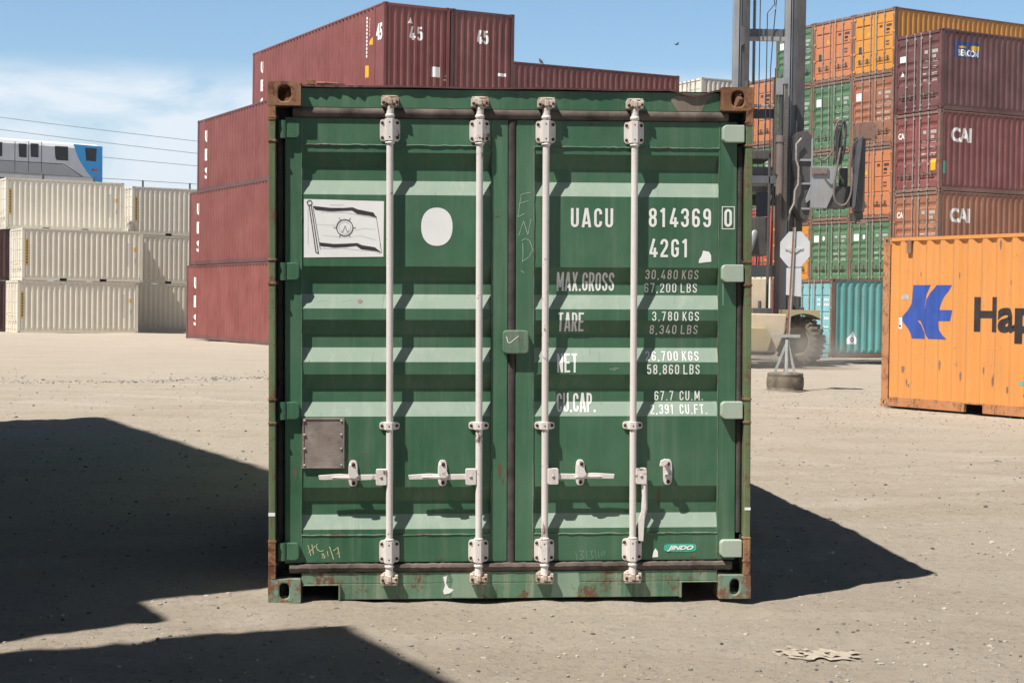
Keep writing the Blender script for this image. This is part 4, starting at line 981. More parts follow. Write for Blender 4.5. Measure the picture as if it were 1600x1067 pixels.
    for body, x0, x1, z0, z1 in (('30,480 KGS', 0.682, 0.955, 1.622, 1.669), ('67,200 LBS', 0.679, 0.950, 1.554, 1.602), ('3,780 KGS', 0.715, 0.956, 1.410, 1.457), ('8,340 LBS', 0.706, 0.953, 1.343, 1.389),
                                 ('26,700 KGS', 0.684, 0.957, 1.207, 1.255), ('58,860 LBS', 0.691, 0.961, 1.139, 1.188), ('67.7  CU.M.', 0.734, 0.985, 1.004, 1.052), ('2,391  CU.FT.', 0.711, 1.002, 0.936, 0.984)):
        dtext(body, x0, x1, z0, z1, sw=0.118, gap=0.21)
    # flag sticker
    st = decal('flag_sticker', poly_bm([[(-1.044, 1.722), (-0.648, 1.728), (-0.645, 2.006), (-0.80, 2.009), (-0.93, 2.012), (-1.044, 2.014)]]), MT['white'], left, PD(YD + 0.004), None, 1, 0.0015)
    def fp(px, py): return (-1.044 + (px - 258) / (688 - 258) * 0.398, 2.014 - (py - 690) / (1012 - 690) * 0.290)
    pr = []
    pr += stroke_polys([fp(285, 722), fp(322, 985)], 0.004) + stroke_polys([fp(296, 722), fp(335, 990)], 0.004) + stroke_polys([fp(306, 735), fp(345, 965)], 0.0025) + stroke_polys([fp(322, 985), fp(336, 990)], 0.004)
    pr += ring_polys(*fp(288, 711), 0.010, 0.014, 16)
    pr.append([fp(*q) for q in ((304, 728), (400, 738), (470, 738), (520, 734), (545, 745), (600, 756), (632, 762), (648, 790), (610, 778), (545, 770), (515, 750), (470, 752), (400, 756), (318, 748))])
    pr.append([fp(*q) for q in ((342, 930), (420, 938), (480, 936), (545, 932), (570, 944), (640, 955), (676, 985), (640, 975), (565, 966), (540, 948), (480, 955), (420, 958), (345, 948))])
    pr += stroke_polys([fp(646, 780), fp(676, 985)], 0.0015)
    pr += ring_polys(*fp(477, 847), 0.0385, 0.0425, 32)
    cxp, cyp = fp(477, 847)
    for a in range(0, 360, 60): pr += stroke_polys([(cxp + 0.043 * math.cos(R(a)), cyp + 0.043 * math.sin(R(a))), (cxp + 0.055 * math.cos(R(a)), cyp + 0.055 * math.sin(R(a)))], 0.0028)
    pr += stroke_polys([(cxp - 0.010, cyp - 0.022), (cxp + 0.002, cyp + 0.010), (cxp + 0.012, cyp - 0.022)], 0.0022) + stroke_polys([(cxp - 0.018, cyp - 0.012), (cxp - 0.012, cyp - 0.024)], 0.002) + stroke_polys([(cxp + 0.020, cyp - 0.012), (cxp + 0.013, cyp - 0.024)], 0.002)
    decal('flag_print', poly_bm(pr), MT['ink'], st, PD(YD + 0.004), None, 1, 0.0030)
    pr = ring_polys(cxp, cyp, 0.029, 0.0305, 24) + stroke_polys([fp(320, 830), fp(430, 835)], 0.0012) + stroke_polys([fp(530, 860), fp(590, 850), fp(640, 856)], 0.0012) + stroke_polys([fp(360, 890), fp(470, 900), fp(560, 890), fp(650, 915)], 0.0012) + stroke_polys([fp(280, 720), fp(280, 940)], 0.0012) + stroke_polys([fp(350, 760), fp(480, 762), fp(640, 790)], 0.0014) + stroke_polys([fp(400, 722), fp(470, 720)], 0.0015)
    decal('flag_print', poly_bm(pr), MT['inkgrey'], st, PD(YD + 0.004), None, 1, 0.0027)
    decal('flag_print', poly_bm([[fp(345, 965), fp(470, 962), fp(560, 972), fp(630, 975), fp(665, 990), fp(668, 930), fp(560, 930), fp(470, 925)][::-1]]), MT['white'], st, PD(YD + 0.004), None, 1, 0.0022)
    decal('sticker', poly_bm([disc_poly(-0.380, 1.880, 0.079, 0.096, 40, 2.25)]), MT['white'], left, PD(YD + 0.004), None, 1, 0.0015)
    # data plate
    mb = MB(); mb.mi = 0; mb.box(-1.052, -0.842, 0.050, 0.0635, 0.668, 0.920); mb.box(-1.052, -0.842, 0.046, 0.050, 0.912, 0.920); mb.box(-1.052, -0.842, 0.046, 0.050, 0.668, 0.674); mb.box(-0.850, -0.842, 0.046, 0.050, 0.674, 0.912); mb.box(-1.052, -1.044, 0.046, 0.050, 0.674, 0.912)
    rn = random.Random(21)
    for z in [0.895 - 0.0145 * k for k in range(14)]:
        x = -1.036
        while x < -0.875:
            wd = rn.uniform(0.006, 0.03)
            if rn.random() < 0.72: mb.box(x, min(x + wd, -0.86), 0.0497, 0.050, z - 0.003, z + 0.003)
            x += wd + 0.005
    mb.mi = 1
    for a in (-1.040, -0.856):
        for z in (0.905, 0.835, 0.765, 0.682): mb.dome((a, 0.0465, z), (0, -1, 0), 0.0075, 0.004, 10)
    mb.build('data_plate', [MT['plate'], MT['greyrod']], left, 0.001)
    # badge
    bd = decal('badge', poly_bm([disc_poly(0.865, 0.2535, 0.083, 0.0205, 48, 5)]), MT['badge'], right, PD(YD + 0.001), None, 1, 0.0015)
    dtext('JINDO', 0.798, 0.934, 0.2425, 0.2655, bd, 'letter', 0.05, 0.35, yy=YD - 0.001)
    # scraps of old stickers
    decal('sticker', poly_bm([[(0.953, 1.704), (1.018, 1.712), (1.016, 1.745), (1.006, 1.762), (0.975, 1.768), (0.968, 1.742), (0.955, 1.722)]]), MT['white'], right, PD(YD + 0.004), None, 1, 0.0016)
    decal('sticker', poly_bm([[(0.722, 0.205), (0.752, 0.207), (0.750, 0.235), (0.738, 0.252), (0.728, 0.235)]]), MT['white'], right, PD(YD + 0.001), None, 1, 0.0016)
    decal('sticker', poly_bm([rect(-1.2165, -1.184, 0.434, 0.452), rect(1.186, 1.2165, 0.450, 0.464)]), MT['white'], g, PD(0.004), None, 1, 0.0015)
    # chalk and crayon writing
    def gp(px, py, x0=790, y0=110, k=3.4425, X0=0.025, Z0=2.059, PX0=808, PY0=300):
        fx, fy = x0 + px / k, y0 + py / k; return (X0 + (fx - PX0) / 309.5, Z0 - (fy - PY0) / 310.0)
    S = []
    S += stroke_polys([gp(78, 672), gp(100, 664), gp(135, 657)], 0.0028) + stroke_polys([gp(83, 675), gp(76, 715), gp(66, 790)], 0.0028) + stroke_polys([gp(72, 718), gp(120, 703)], 0.0024) + stroke_polys([gp(66, 790), gp(100, 772)], 0.0028)
    S += stroke_polys([gp(70, 890), gp(96, 812), gp(120, 885), gp(136, 800)], 0.0028)
    S += stroke_polys([gp(92, 930), gp(94, 1000), gp(90, 1030), gp(125, 1005), gp(146, 965), gp(130, 918), gp(105, 905), gp(86, 918)], 0.0028)
    S += stroke_polys([gp(84, 1078), gp(100, 1090)], 0.003) + stroke_polys([(1.078, 1.62), (1.079, 1.49)], 0.003)
    decal('chalk_writing', poly_bm(S), MT['chalk'], right, PD(YD), None, 1, 0.0012)
    def cp(px, py): return (-1.021 + (410 + px / 9.7 - 482) / 309.5, 0.285 - (840 + py / 9.7 - 850) / 309.5)
    S = stroke_polys([cp(690, 110), cp(735, 268)], 0.0032) + stroke_polys([cp(750, 100), cp(775, 245)], 0.0032) + stroke_polys([cp(700, 230), cp(760, 165), cp(800, 120)], 0.003)
    S += stroke_polys([cp(828, 96), cp(815, 135), cp(835, 180), cp(880, 208), cp(920, 190)], 0.003)
    S += stroke_polys([cp(895, 245), cp(930, 240), cp(905, 275), cp(945, 270), cp(940, 310), cp(900, 295)], 0.003) + stroke_polys([cp(980, 205), cp(995, 280)], 0.003) + stroke_polys([cp(1015, 135), cp(1075, 325)], 0.0032)
    S += stroke_polys([cp(1075, 195), cp(1140, 145), cp(1165, 300)], 0.0032) + stroke_polys([cp(1130, 240), cp(1165, 225)], 0.0026)
    decal('crayon_writing', poly_bm(S), MT['crayon'], left, PD(YD + 0.001), None, 1, 0.0013)
    def c2(px, py): return (0.3 + (790 + px / 3.68 - 892) / 309.5, 0.262 - (670 + py / 3.68 - 853) / 309.5)
    S = []
    for seg in ([(408, 700), (418, 750)], [(430, 700), (455, 695), (440, 720), (458, 735), (435, 748)], [(470, 695), (476, 750)], [(490, 700), (505, 695), (498, 718), (512, 735), (490, 748)], [(520, 690), (530, 745)], [(540, 700), (545, 740)], [(556, 710), (575, 700), (580, 715), (560, 725), (556, 710)]):
        S += stroke_polys([c2(*q) for q in seg], 0.0010)
    decal('chalk_writing', poly_bm(S), MT['chalk'], right, PD(YD + 0.001), None, 1, 0.0012)
    # rust blooms, a brown rub and long pale scratches
    rn = random.Random(31)
    def blot(cx, cz, rx, rz, n=14):
        return [(cx + rx * rn.uniform(0.55, 1.15) * math.cos(2 * math.pi * k / n), cz + rz * rn.uniform(0.55, 1.15) * math.sin(2 * math.pi * k / n)) for k in range(n)]
    for par, yy, pts, mt in ((left, YD + 0.004, blot(-0.765, 1.505, 0.018, 0.012), 'rubbed'), (right, YD + 0.004, blot(0.755, 0.515, 0.012, 0.045), 'rustrun'), (left, YD, blot(-1.085, 0.640, 0.010, 0.040), 'rustrun'), (left, YD, blot(-0.060, 0.655, 0.010, 0.045), 'rustrun'),
                             (left, YD, blot(-0.045, 0.600, 0.006, 0.018), 'rustrun'), (right, YD, blot(1.100, 2.33, 0.010, 0.02), 'rustrun'), (left, YD, blot(-0.075, 1.935, 0.012, 0.004), 'rustrun'), (right, YD + 0.001, blot(0.93, 0.205, 0.02, 0.006), 'rustrun'), (left, YD + 0.001, blot(-0.36, 0.206, 0.03, 0.005), 'rustrun'), (right, YD + 0.001, blot(0.40, 2.40, 0.016, 0.008), 'rustrun')):
        decal('stain', poly_bm([pts]), MT[mt], par, PD(yy), dp, 1, 0.0010)
    S = []
    for _ in range(34):
        x = rn.choice((rn.uniform(-1.04, -0.12), rn.uniform(0.12, 1.04))); z = rn.uniform(0.35, 2.2); ln = rn.uniform(0.02, 0.16); a = rn.uniform(-0.25, 0.25)
        S += stroke_polys([(x, z), (x + a * ln * 0.5, z - ln * 0.5), (x + a * ln * 0.8, z - ln)], rn.uniform(0.0006, 0.0016))
    decal('scratches', poly_bm(S), MT['greenscratch'], left, PD(YD + 0.004), dp, 1, 0.0010)
    # small faint scuffs on the panel crests
    S = stroke_polys([(-0.98, 1.50), (-0.93, 1.512), (-0.90, 1.495)], 0.0012) + stroke_polys([(-0.86, 1.50), (-0.80, 1.515)], 0.0012) + stroke_polys([(-0.84, 0.253), (-0.82, 0.262), (-0.80, 0.264)], 0.002) + stroke_polys([(0.50, 1.165), (0.53, 1.16)], 0.003) + stroke_polys([(0.52, 1.17), (0.545, 1.168)], 0.0025)
    decal('scuff', poly_bm(S), MT['chalk'], right, PD(YD + 0.004), dp, 1, 0.0012)
    return g
green_container()

# ---- left block: 45 ft maroon containers
YT = 0.478; e1 = Vector((math.cos(YT), math.sin(YT))); e2 = Vector((-math.sin(YT), math.cos(YT)))
TC = Vector((-4.437, 55.99))
def letters45(o):
    for q, z in (('U', 1.96), ('E', 1.24), ('S', 0.52)):
        side_text(o, 1, q, 1.02, 0.30, z, 0.46, 'letter', 0.02)
mrow = TC - e1 * 2.67 - e2 * 0.5
for lev, (lab, dx, dy, val) in enumerate((('faded maroon container at the bottom of the three-high stack beside the cream ones', -0.15, 0, 1.12),
                                        ('faded maroon container in the middle of the three-high stack beside the cream ones', -0.06, 0.0, 1.0),
                                        ('faded maroon container on top of the three-high stack, set slightly right of those below', 0.3, 0.2, 0.95))):
    c = mrow + e1 * dx + e2 * dy
    o = container((c.x, c.y), YT, 'e2', 'wall', lab, FT45, HC, lev * HC - 0.03, 'maroon', 'maroon_dark', group=GRP['M'], val=val)
    side_text(o, 1, '', 0, 1, 0, 1, 'letter') if False else letters45(o)
for k in range(2):
    c = TC + e1 * (W + 0.05) * k
    for lev in range(4):
        top = lev == 3
        lab = (('maroon container on the top level with a white 45 and its sunlit long side showing', 'rusty maroon container on the top level with a white 45, right of its twin')[k] if top else
               'dark maroon container %s the %s top one marked 45' % (('three levels below', 'two levels below', 'directly below')[lev], ('left', 'right')[k]))
        o = container((c.x, c.y), YT, 'e2', 'wall', lab, FT45, HC, lev * HC, 'maroon' if top and k == 0 else 'maroon_red' if top else 'maroon', 'maroon_dark' if top and k == 1 else None, group=GRP['M'], val=(1.0, 0.86)[k])
        if top:
            if k == 0:
                letters45(o); end_deco(o, sten_bm('45', -0.27, 0.22, 1.70, 2.16, 0.16), 'letter')
                side_text(o, 1, '45', 13.716 - 0.68, 0.52, 1.66, 0.56, 'letter', 0.04)
                end_deco(o, poly_bm([[(-0.34, 2.25), (-0.14, 2.25), (-0.24, 2.45)]]), 'letter', 'warning_sign'); end_deco(o, poly_bm([rect(0.59, 0.88, 0.51, 0.86)]), 'white', 'sticker')
                end_deco(o, poly_bm([rect(1.09, 1.15, 0.55, 0.60), rect(1.13, 1.16, 0.60, 0.75), rect(1.02, 1.13, 0.42, 0.46)]), 'letter', 'marking')
                side_poly(o, 1, [rect(FT45 - 1.75, FT45 - 1.43, 0.52, 0.93)], 'yellow', 'sticker'); side_poly(o, 1, [[(FT45 - 1.40, 1.6), (FT45 - 1.10, 1.6), (FT45 - 1.10, 1.86)]], 'yellow', 'warning_sign')
                side_poly(o, 1, [rect(FT45 - 1.56, FT45 - 1.50, z, z + 0.09) for z in [1.2 + 0.13 * i for i in range(11)]] + [rect(FT45 - 1.30, FT45 - 1.25, z, z + 0.09) for z in [1.9 + 0.13 * i for i in range(5)]], 'letter', 'marking')
            else:
                end_deco(o, sten_bm('45', -0.20, 0.22, 1.78, 2.25, 0.18), 'letter'); end_deco(o, poly_bm([rect(0.62, 0.92, 0.72, 0.83)]), 'white', 'sticker')
                end_deco(o, poly_bm([rect(0.72, 0.76, z, z + 0.06) for z in [1.3 + 0.085 * i for i in range(14)]]), 'black', 'marking')
# maroon row behind, long sides to the camera
rr = Vector((7.17, 73.06)) - e1 * FT40
for lev in range(4):
    container((rr.x, rr.y), YT, 'e1', 'door', ('long maroon container seen side-on at the top, right of the two marked 45' if lev == 3 else 'maroon container %s the side-on one beyond' % ('three levels below', 'two levels below', 'directly below')[lev]), FT40, HC, lev * HC, 'maroon_red', None, 'trough', 0.10, group=GRP['M'], val=0.85)
c2c = (9.27, 83.32)
for lev in range(5):
    container(c2c, 0.45, 'e1', 'door', ('cream container peeping over the green one beside the mast, topmost of its stack' if lev == 4 else 'cream container %s the one beside the mast' % ('four levels below', 'three levels below', 'two levels below', 'directly below')[lev]), FT20, STD, lev * STD, 'cream', None, 'rib', 0.12, val=0.95)

# ---- cream block far left
YL = 0.525; f1 = Vector((math.cos(YL), math.sin(YL))); f2 = Vector((-math.sin(YL), math.cos(YL)))
def cream(cx, cy, z, lab, L=FT20, doors='rib', val=1.0):
    o = container((cx, cy), YL, 'e1', 'door', lab, L, STD, z, 'cream', None, doors, 0.14, (1.85, 3.85) if z > 0 else None, GRP['C'], val=val, gear='cream')
    # yellow strip beside the corner post, with small black figures
    P = [rect(0.165, 0.30, 0.75, 2.05)]
    side_poly(o, 1, P, 'yellow', 'sticker', 0.004)
    side_poly(o, 1, [rect(0.195, 0.27, 0.85 + 0.145 * i, 0.93 + 0.145 * i) for i in range(8)], 'black', 'marking', 0.006)
    side_poly(o, 1, [rect(5.27, 5.34, 0.8 + 0.12 * i, 0.88 + 0.12 * i) for i in range(10)] + [rect(5.62, 5.69, 0.95 + 0.1 * i, 1.02 + 0.1 * i) for i in range(3)], 'inkgrey', 'marking', 0.004)
    side_poly(o, 1, [rect(5.58, 5.72, 1.55, 1.75)], 'yellow', 'warning_sign', 0.004)
    return o
Z0 = -0.25
cream(-24.27, 81.60, Z0, 'cream container at the bottom left, first level of the front cream stack')
cream(-24.08, 81.68, Z0 + STD, 'cream container on the second level, left, below the one the train passes behind')
cream(-25.54, 83.75, Z0 + 2 * STD, 'cream container on the third level at far left, just below the passing train')
for lev, lab in enumerate(('cream container on the ground right of the front stack, mostly in diagonal shade', 'cream container on the second level of the rear stack with a corner in shade', 'cream container topmost of the rear stack beside the maroon ones')):
    cream(-20.41, 89.11, Z0 + lev * STD, lab, val=0.96)
p = Vector((-24.27, 81.8)) + f2 * 2.75 - f1 * 12.0
for lev in range(2):
    container((p.x, p.y), YL, 'e1', 'wall', 'dark maroon container at the left edge behind the cream ones, %s level' % ('lower', 'upper')[lev], FT40, STD, Z0 + lev * STD, 'maroon_dark', None, group=GRP['M'], val=0.7)
# support under the upper cream container
p = Vector((-25.18, 82.55)) + f2 * 0.0

# ---- tall stacks on the right
YR = -1.04; RC = Vector((15.052, 66.44)); r1 = Vector((math.cos(YR), math.sin(YR)))
zl = [0, STD, 2 * STD, 2 * STD + HC, 2 * STD + 2 * HC]; hl = [STD, STD, HC, HC, STD]
spec = {0: [('bgreen', 'trough', 'green container at ground level hidden behind the teal one, rightmost column'), ('bgreen', 'trough', 'green container right of the hook arm, second level, white scrape at its centre'), ('salmon', 'rib', 'orange container third up in the tall stack, below the brown one'), ('brown', 'trough', 'light brown container with a white sticker, fourth up between two orange ones'), ('orange_yellow', 'rib', 'bright yellow-orange container at the top right corner of the tall stack')],
        1: [('bgreen', 'trough', 'green container at ground level hidden behind the teal one, second column'), ('bgreen', 'trough', 'green container above the pale blue doors, second level, with white sticker and oval'), ('bgreen', 'trough', 'green container behind the spreader, third level'), ('bgreen', 'trough', 'green container with a worn diamond mark, below the faded orange one'), ('salmon', 'rib', 'faded salmon orange container on top between the green and yellow-orange ones')],
        2: [('maroon', 'trough', 'maroon container at ground level behind the forklift, third column'), ('orange_yellow', 'rib', 'orange container peeping out beside the stop sign, second level'), ('bgreen', 'trough', 'green container behind the mast, third level'), ('bgreen', 'trough', 'green container behind the mast, fourth level'), ('bgreen', 'trough', 'green container on top behind the mast, left of the salmon one')]}
frames = {'salmon': 'brownframe', 'brown': 'brownframe', 'orange_yellow': 'brownframe', 'bgreen': 'brownframe', 'maroon': None, 'red': None, 'cream': None}
for k in range(3):
    c = RC - r1 * (W + 0.02) * (k)
    c = Vector((c.x, c.y)) - r1 * W   # corner is the left end of each door face
    for lev in range(5):
        col, sty, lab = spec[k][lev]
        o = container((c.x, c.y), YR, 'e2', 'door', lab, FT40, hl[lev], zl[lev] - 0.02, col, frames[col], sty, 0.10, group=GRP['R'], val=(1.0, 1.0, 0.92)[k])
        tri = sty == 'rib'
        door_marks(o, 'black' if tri else 'letter', sty, sticker=not tri and k != 2 or (k == 2 and not tri), oval='white' if (col == 'bgreen' and lev == 1) else ('brownframe' if (col == 'bgreen' and lev == 3 and k == 1) else None), triangle=tri)
        if k == 0 and lev == 4:
            side_poly(o, 1, [rect(2.7, 3.08, 1.35, 2.0), rect(3.16, 3.55, 1.35, 2.0)], 'blue', 'marking')
        if tri: door_deco(o, text_bm('Hapag-Lloyd', -1.0, -0.28, 2.02 * hl[lev] / STD, 2.10 * hl[lev] / STD, 0.01, cap=True), 'black', sty)
c = RC - r1 * (4 * W + 0.16)
for lev, (col, sty, lab) in enumerate((('cream', 'rib', 'cream container on the ground glimpsed behind the forklift cab'), ('red', 'trough', 'red container with white figures and a yellow sticker glimpsed left of the mast'), ('bgreen', 'trough', 'green container glimpsed below the orange one left of the mast'), ('salmon', 'rib', 'orange container on top glimpsed between the mast uprights'))):
    o = container((c.x, c.y), YR, 'e2', 'door', lab, FT40, HC, lev * HC - 0.02, col, frames[col], sty, 0.10, group=GRP['R'])
    door_marks(o, 'black' if sty == 'rib' else 'letter', sty, sticker=False)
    if col == 'red': door_deco(o, poly_bm([rect(0.72, 0.98, 0.35, 0.75)]), 'yellow', 'trough', 'sticker', 0.004)
YB = -1.08; BC = Vector((15.212, 59.72)); b1 = Vector((math.cos(YB), math.sin(YB))); c = BC - b1 * W
for lev, (col, lab) in enumerate((('maroon_red', 'maroon container at ground level behind the big orange one'), ('brown', 'orange-brown container lettered CAI just above the big orange one'), ('maroon_red', 'maroon red container lettered CAI between the orange-brown and dark maroon ones'), ('maroon_dark', 'dark maroon container with a blue and yellow BEACON panel, top of its stack'))):
    o = container((c.x, c.y), YB, 'e2', 'door', lab, FT40, HC, lev * HC, col, 'brownframe' if lev < 3 else 'maroon_dark', 'trough', 0.12, group=GRP['R'], val=1.0 if lev < 3 else 1.15)
    if lev: door_marks(o, 'letter', 'trough', sticker=False)
    if lev in (1, 2):
        side_text(o, 1, 'CAI', 0.57, 0.95, 1.78, 0.52, 'letter', 0.035)
        door_deco(o, text_bm('CAI', -1.02, -0.66, 1.98, 2.2, 0.03, cap=True), 'letter')
        if lev == 2: door_deco(o, poly_bm([rect(0.72, 0.98, 0.75, 1.15)]), 'yellow', 'trough', 'sticker', 0.004); side_poly(o, 1, [rect(0.19, 0.33, 0.62, 1.07)], 'badge', 'sticker')
    if lev == 3:
        side_poly(o, 1, [rect(0.65, 1.83, 1.93, 2.50)], 'navy', 'sign_panel', 0.003); side_poly(o, 1, [rect(0.82, 1.20, 2.27, 2.34), rect(1.42, 1.80, 2.22, 2.38)], 'yellow', 'sign_panel', 0.006)
        side_text(o, 1, 'BEACON', 0.80, 0.98, 1.98, 0.24, 'letter', 0.04, 0.006)
        side_text(o, 1, 'INTERMODAL', 0.665, 0.09, 1.96, 0.5, 'letter', 0.0, 0.006) if False else None
        door_deco(o, poly_bm([rect(-1.0, -0.70, 1.90, 2.12)]), 'white', 'trough', 'sticker'); door_deco(o, poly_bm([[(-0.98, 1.40), (-0.80, 1.40), (-0.88, 1.58)]]), 'letter', 'trough', 'warning_sign')
# teal container on the ground
o = container((10.419, 54.35), 0.38, 'e1', 'door', 'teal corrugated container on the ground with pale blue doors behind the tyre', FT20, STD, -0.10, 'teal', 'brownframe', 'rib', 0.12, None, GRP['R'])
for ch in list(o.children):
    if ch.name.startswith('door') and 'header' not in ch.name: ch.data = ch.data.copy(); ch.data.materials[0] = MT['lightblue']
side_poly(o, 1, [[(0.62, 0.45), (0.98, 0.45), (0.98, 0.62), (0.86, 0.90), (0.62, 0.62)]], 'white', 'sticker')
side_poly(o, 1, ring_polys(0.82, 0.60, 0.05, 0.08, 16), 'blue', 'sticker', 0.006)
door_deco(o, poly_bm([rect(x, x + 0.06, z, z + 0.08) for z in (1.86, 1.70, 1.25, 0.95) for x in (0.3, 0.4, 0.72, 0.82, 0.92)]), 'letter', 'rib')
# big orange container at the right
YH = -1.034
o = container((5.692, 25.62), YH, 'e1', 'wall', 'big orange container on the ground at right with a blue emblem and black letters', FT40, STD, 0.02, 'orange', 'orange_rusty', 'trough', 0.0, (1.70, FT40 - 2.08), GRP['R'])
HL = [(0.649, 1.86), (1.007, 1.858), (0.917, 1.701), (0.868, 1.586), (0.851, 1.494), (0.882, 1.529), (0.926, 1.644), (1.089, 1.858), (1.402, 1.857), (1.306, 1.725), (1.232, 1.603), (1.189, 1.489), (1.416, 1.491), (1.378, 1.33), (1.143, 1.327), (1.173, 1.219), (1.324, 1.058), (0.982, 1.058), (0.88, 1.156), (0.826, 1.241), (0.776, 1.327), (0.736, 1.332), (0.798, 1.255), (0.852, 1.17), (0.895, 1.056), (0.61, 1.058), (0.559, 1.149), (0.411, 1.35), (0.588, 1.585)]
# in this container the camera side is local -x, so distances run from the y=L end
side_poly(o, -1, [HL], 'blue', 'emblem')
side_text(o, -1, 'Hapag-Lloyd', 1.862, 3.42, 1.185, 0.50, 'black', 0.035)
side_poly(o, -1, [rect(0.329, 0.428, 1.196, 1.364)], 'white', 'sticker', 0.004); side_text(o, -1, 'L', 0.352, 0.055, 1.225, 0.115, 'black', 0.05, 0.006)
side_poly(o, -1, [[(0.40, 1.642), (0.53, 1.645), (0.52, 1.70), (0.47, 1.73), (0.42, 1.71)]], 'inkgrey', 'sticker'); side_poly(o, -1, [rect(2.72, 2.83, 0.45, 0.51)], 'teal', 'marking')
mb = MB(); yq = FT40 - 0.55; mb.box(-W / 2 - 0.004, -W / 2 + 0.02, yq - 0.045, yq + 0.045, 2.34, 2.54); mb.build('vent_bracket', MT['brownframe'], o, 0.004)
rn = random.Random(12); P = []
for i in range(26):
    a, z = rn.uniform(0.3, 6), rn.choice((rn.uniform(0.2, 0.9), rn.uniform(0.2, 0.9), rn.uniform(1.6, 2.5))); h = rn.uniform(0.02, 0.10); w_ = rn.uniform(0.006, 0.028)
    P.append([(a - w_, z), (a - w_ * 0.3, z - h), (a + w_ * 0.6, z - h * 0.7), (a + w_, z + h * 0.2), (a + w_ * 0.4, z + h * 0.8), (a - w_ * 0.6, z + h * 0.6)])
side_poly(o, -1, P, 'brownframe', 'rust_spots', 0.002)

# ---- stacks just outside the picture on the left; their shade falls across the yard
us = Vector((-0.435, 0.900)); YS = math.atan2(us.y, us.x) - math.pi / 2   # e2 = us
s1 = Vector((math.cos(YS), math.sin(YS)))
def sstack(pt, n, H, L, lab, back=False):
    c = Vector(pt) - s1 * W
    if back: c = c - us * L
    for lev in range(n):
        hh = H[lev] if isinstance(H, list) else H; z = sum(H[:lev]) if isinstance(H, list) else lev * H
        container((c.x, c.y), YS, 'e2', 'wall', lab % ('bottom', 'second', 'third', 'fourth')[lev], L, hh, z, 'maroon_dark' if lev % 2 else 'navy_box', group=GRP['S'])
sstack((-4.44, 4.73), 3, STD, FT40, 'container beside the photographer on the left, %s level', True)
def pair(pt, z0, H, labs):
    c = Vector(pt) - s1 * W
    for k, lab in enumerate(labs): container((c.x, c.y), YS, 'e2', 'wall', lab, FT40, H, z0 + k * H, 'navy_box' if k else 'maroon_dark', group=GRP['S'])
pair((-4.34, 5.56), 0.0, HC, ('container on the ground in the next stack ahead on the left', 'container second up in the next stack ahead on the left'))
pair((-4.98, 5.69), 2 * HC, STD, ('container third up in the next stack ahead on the left', 'container topmost in the next stack ahead on the left'))

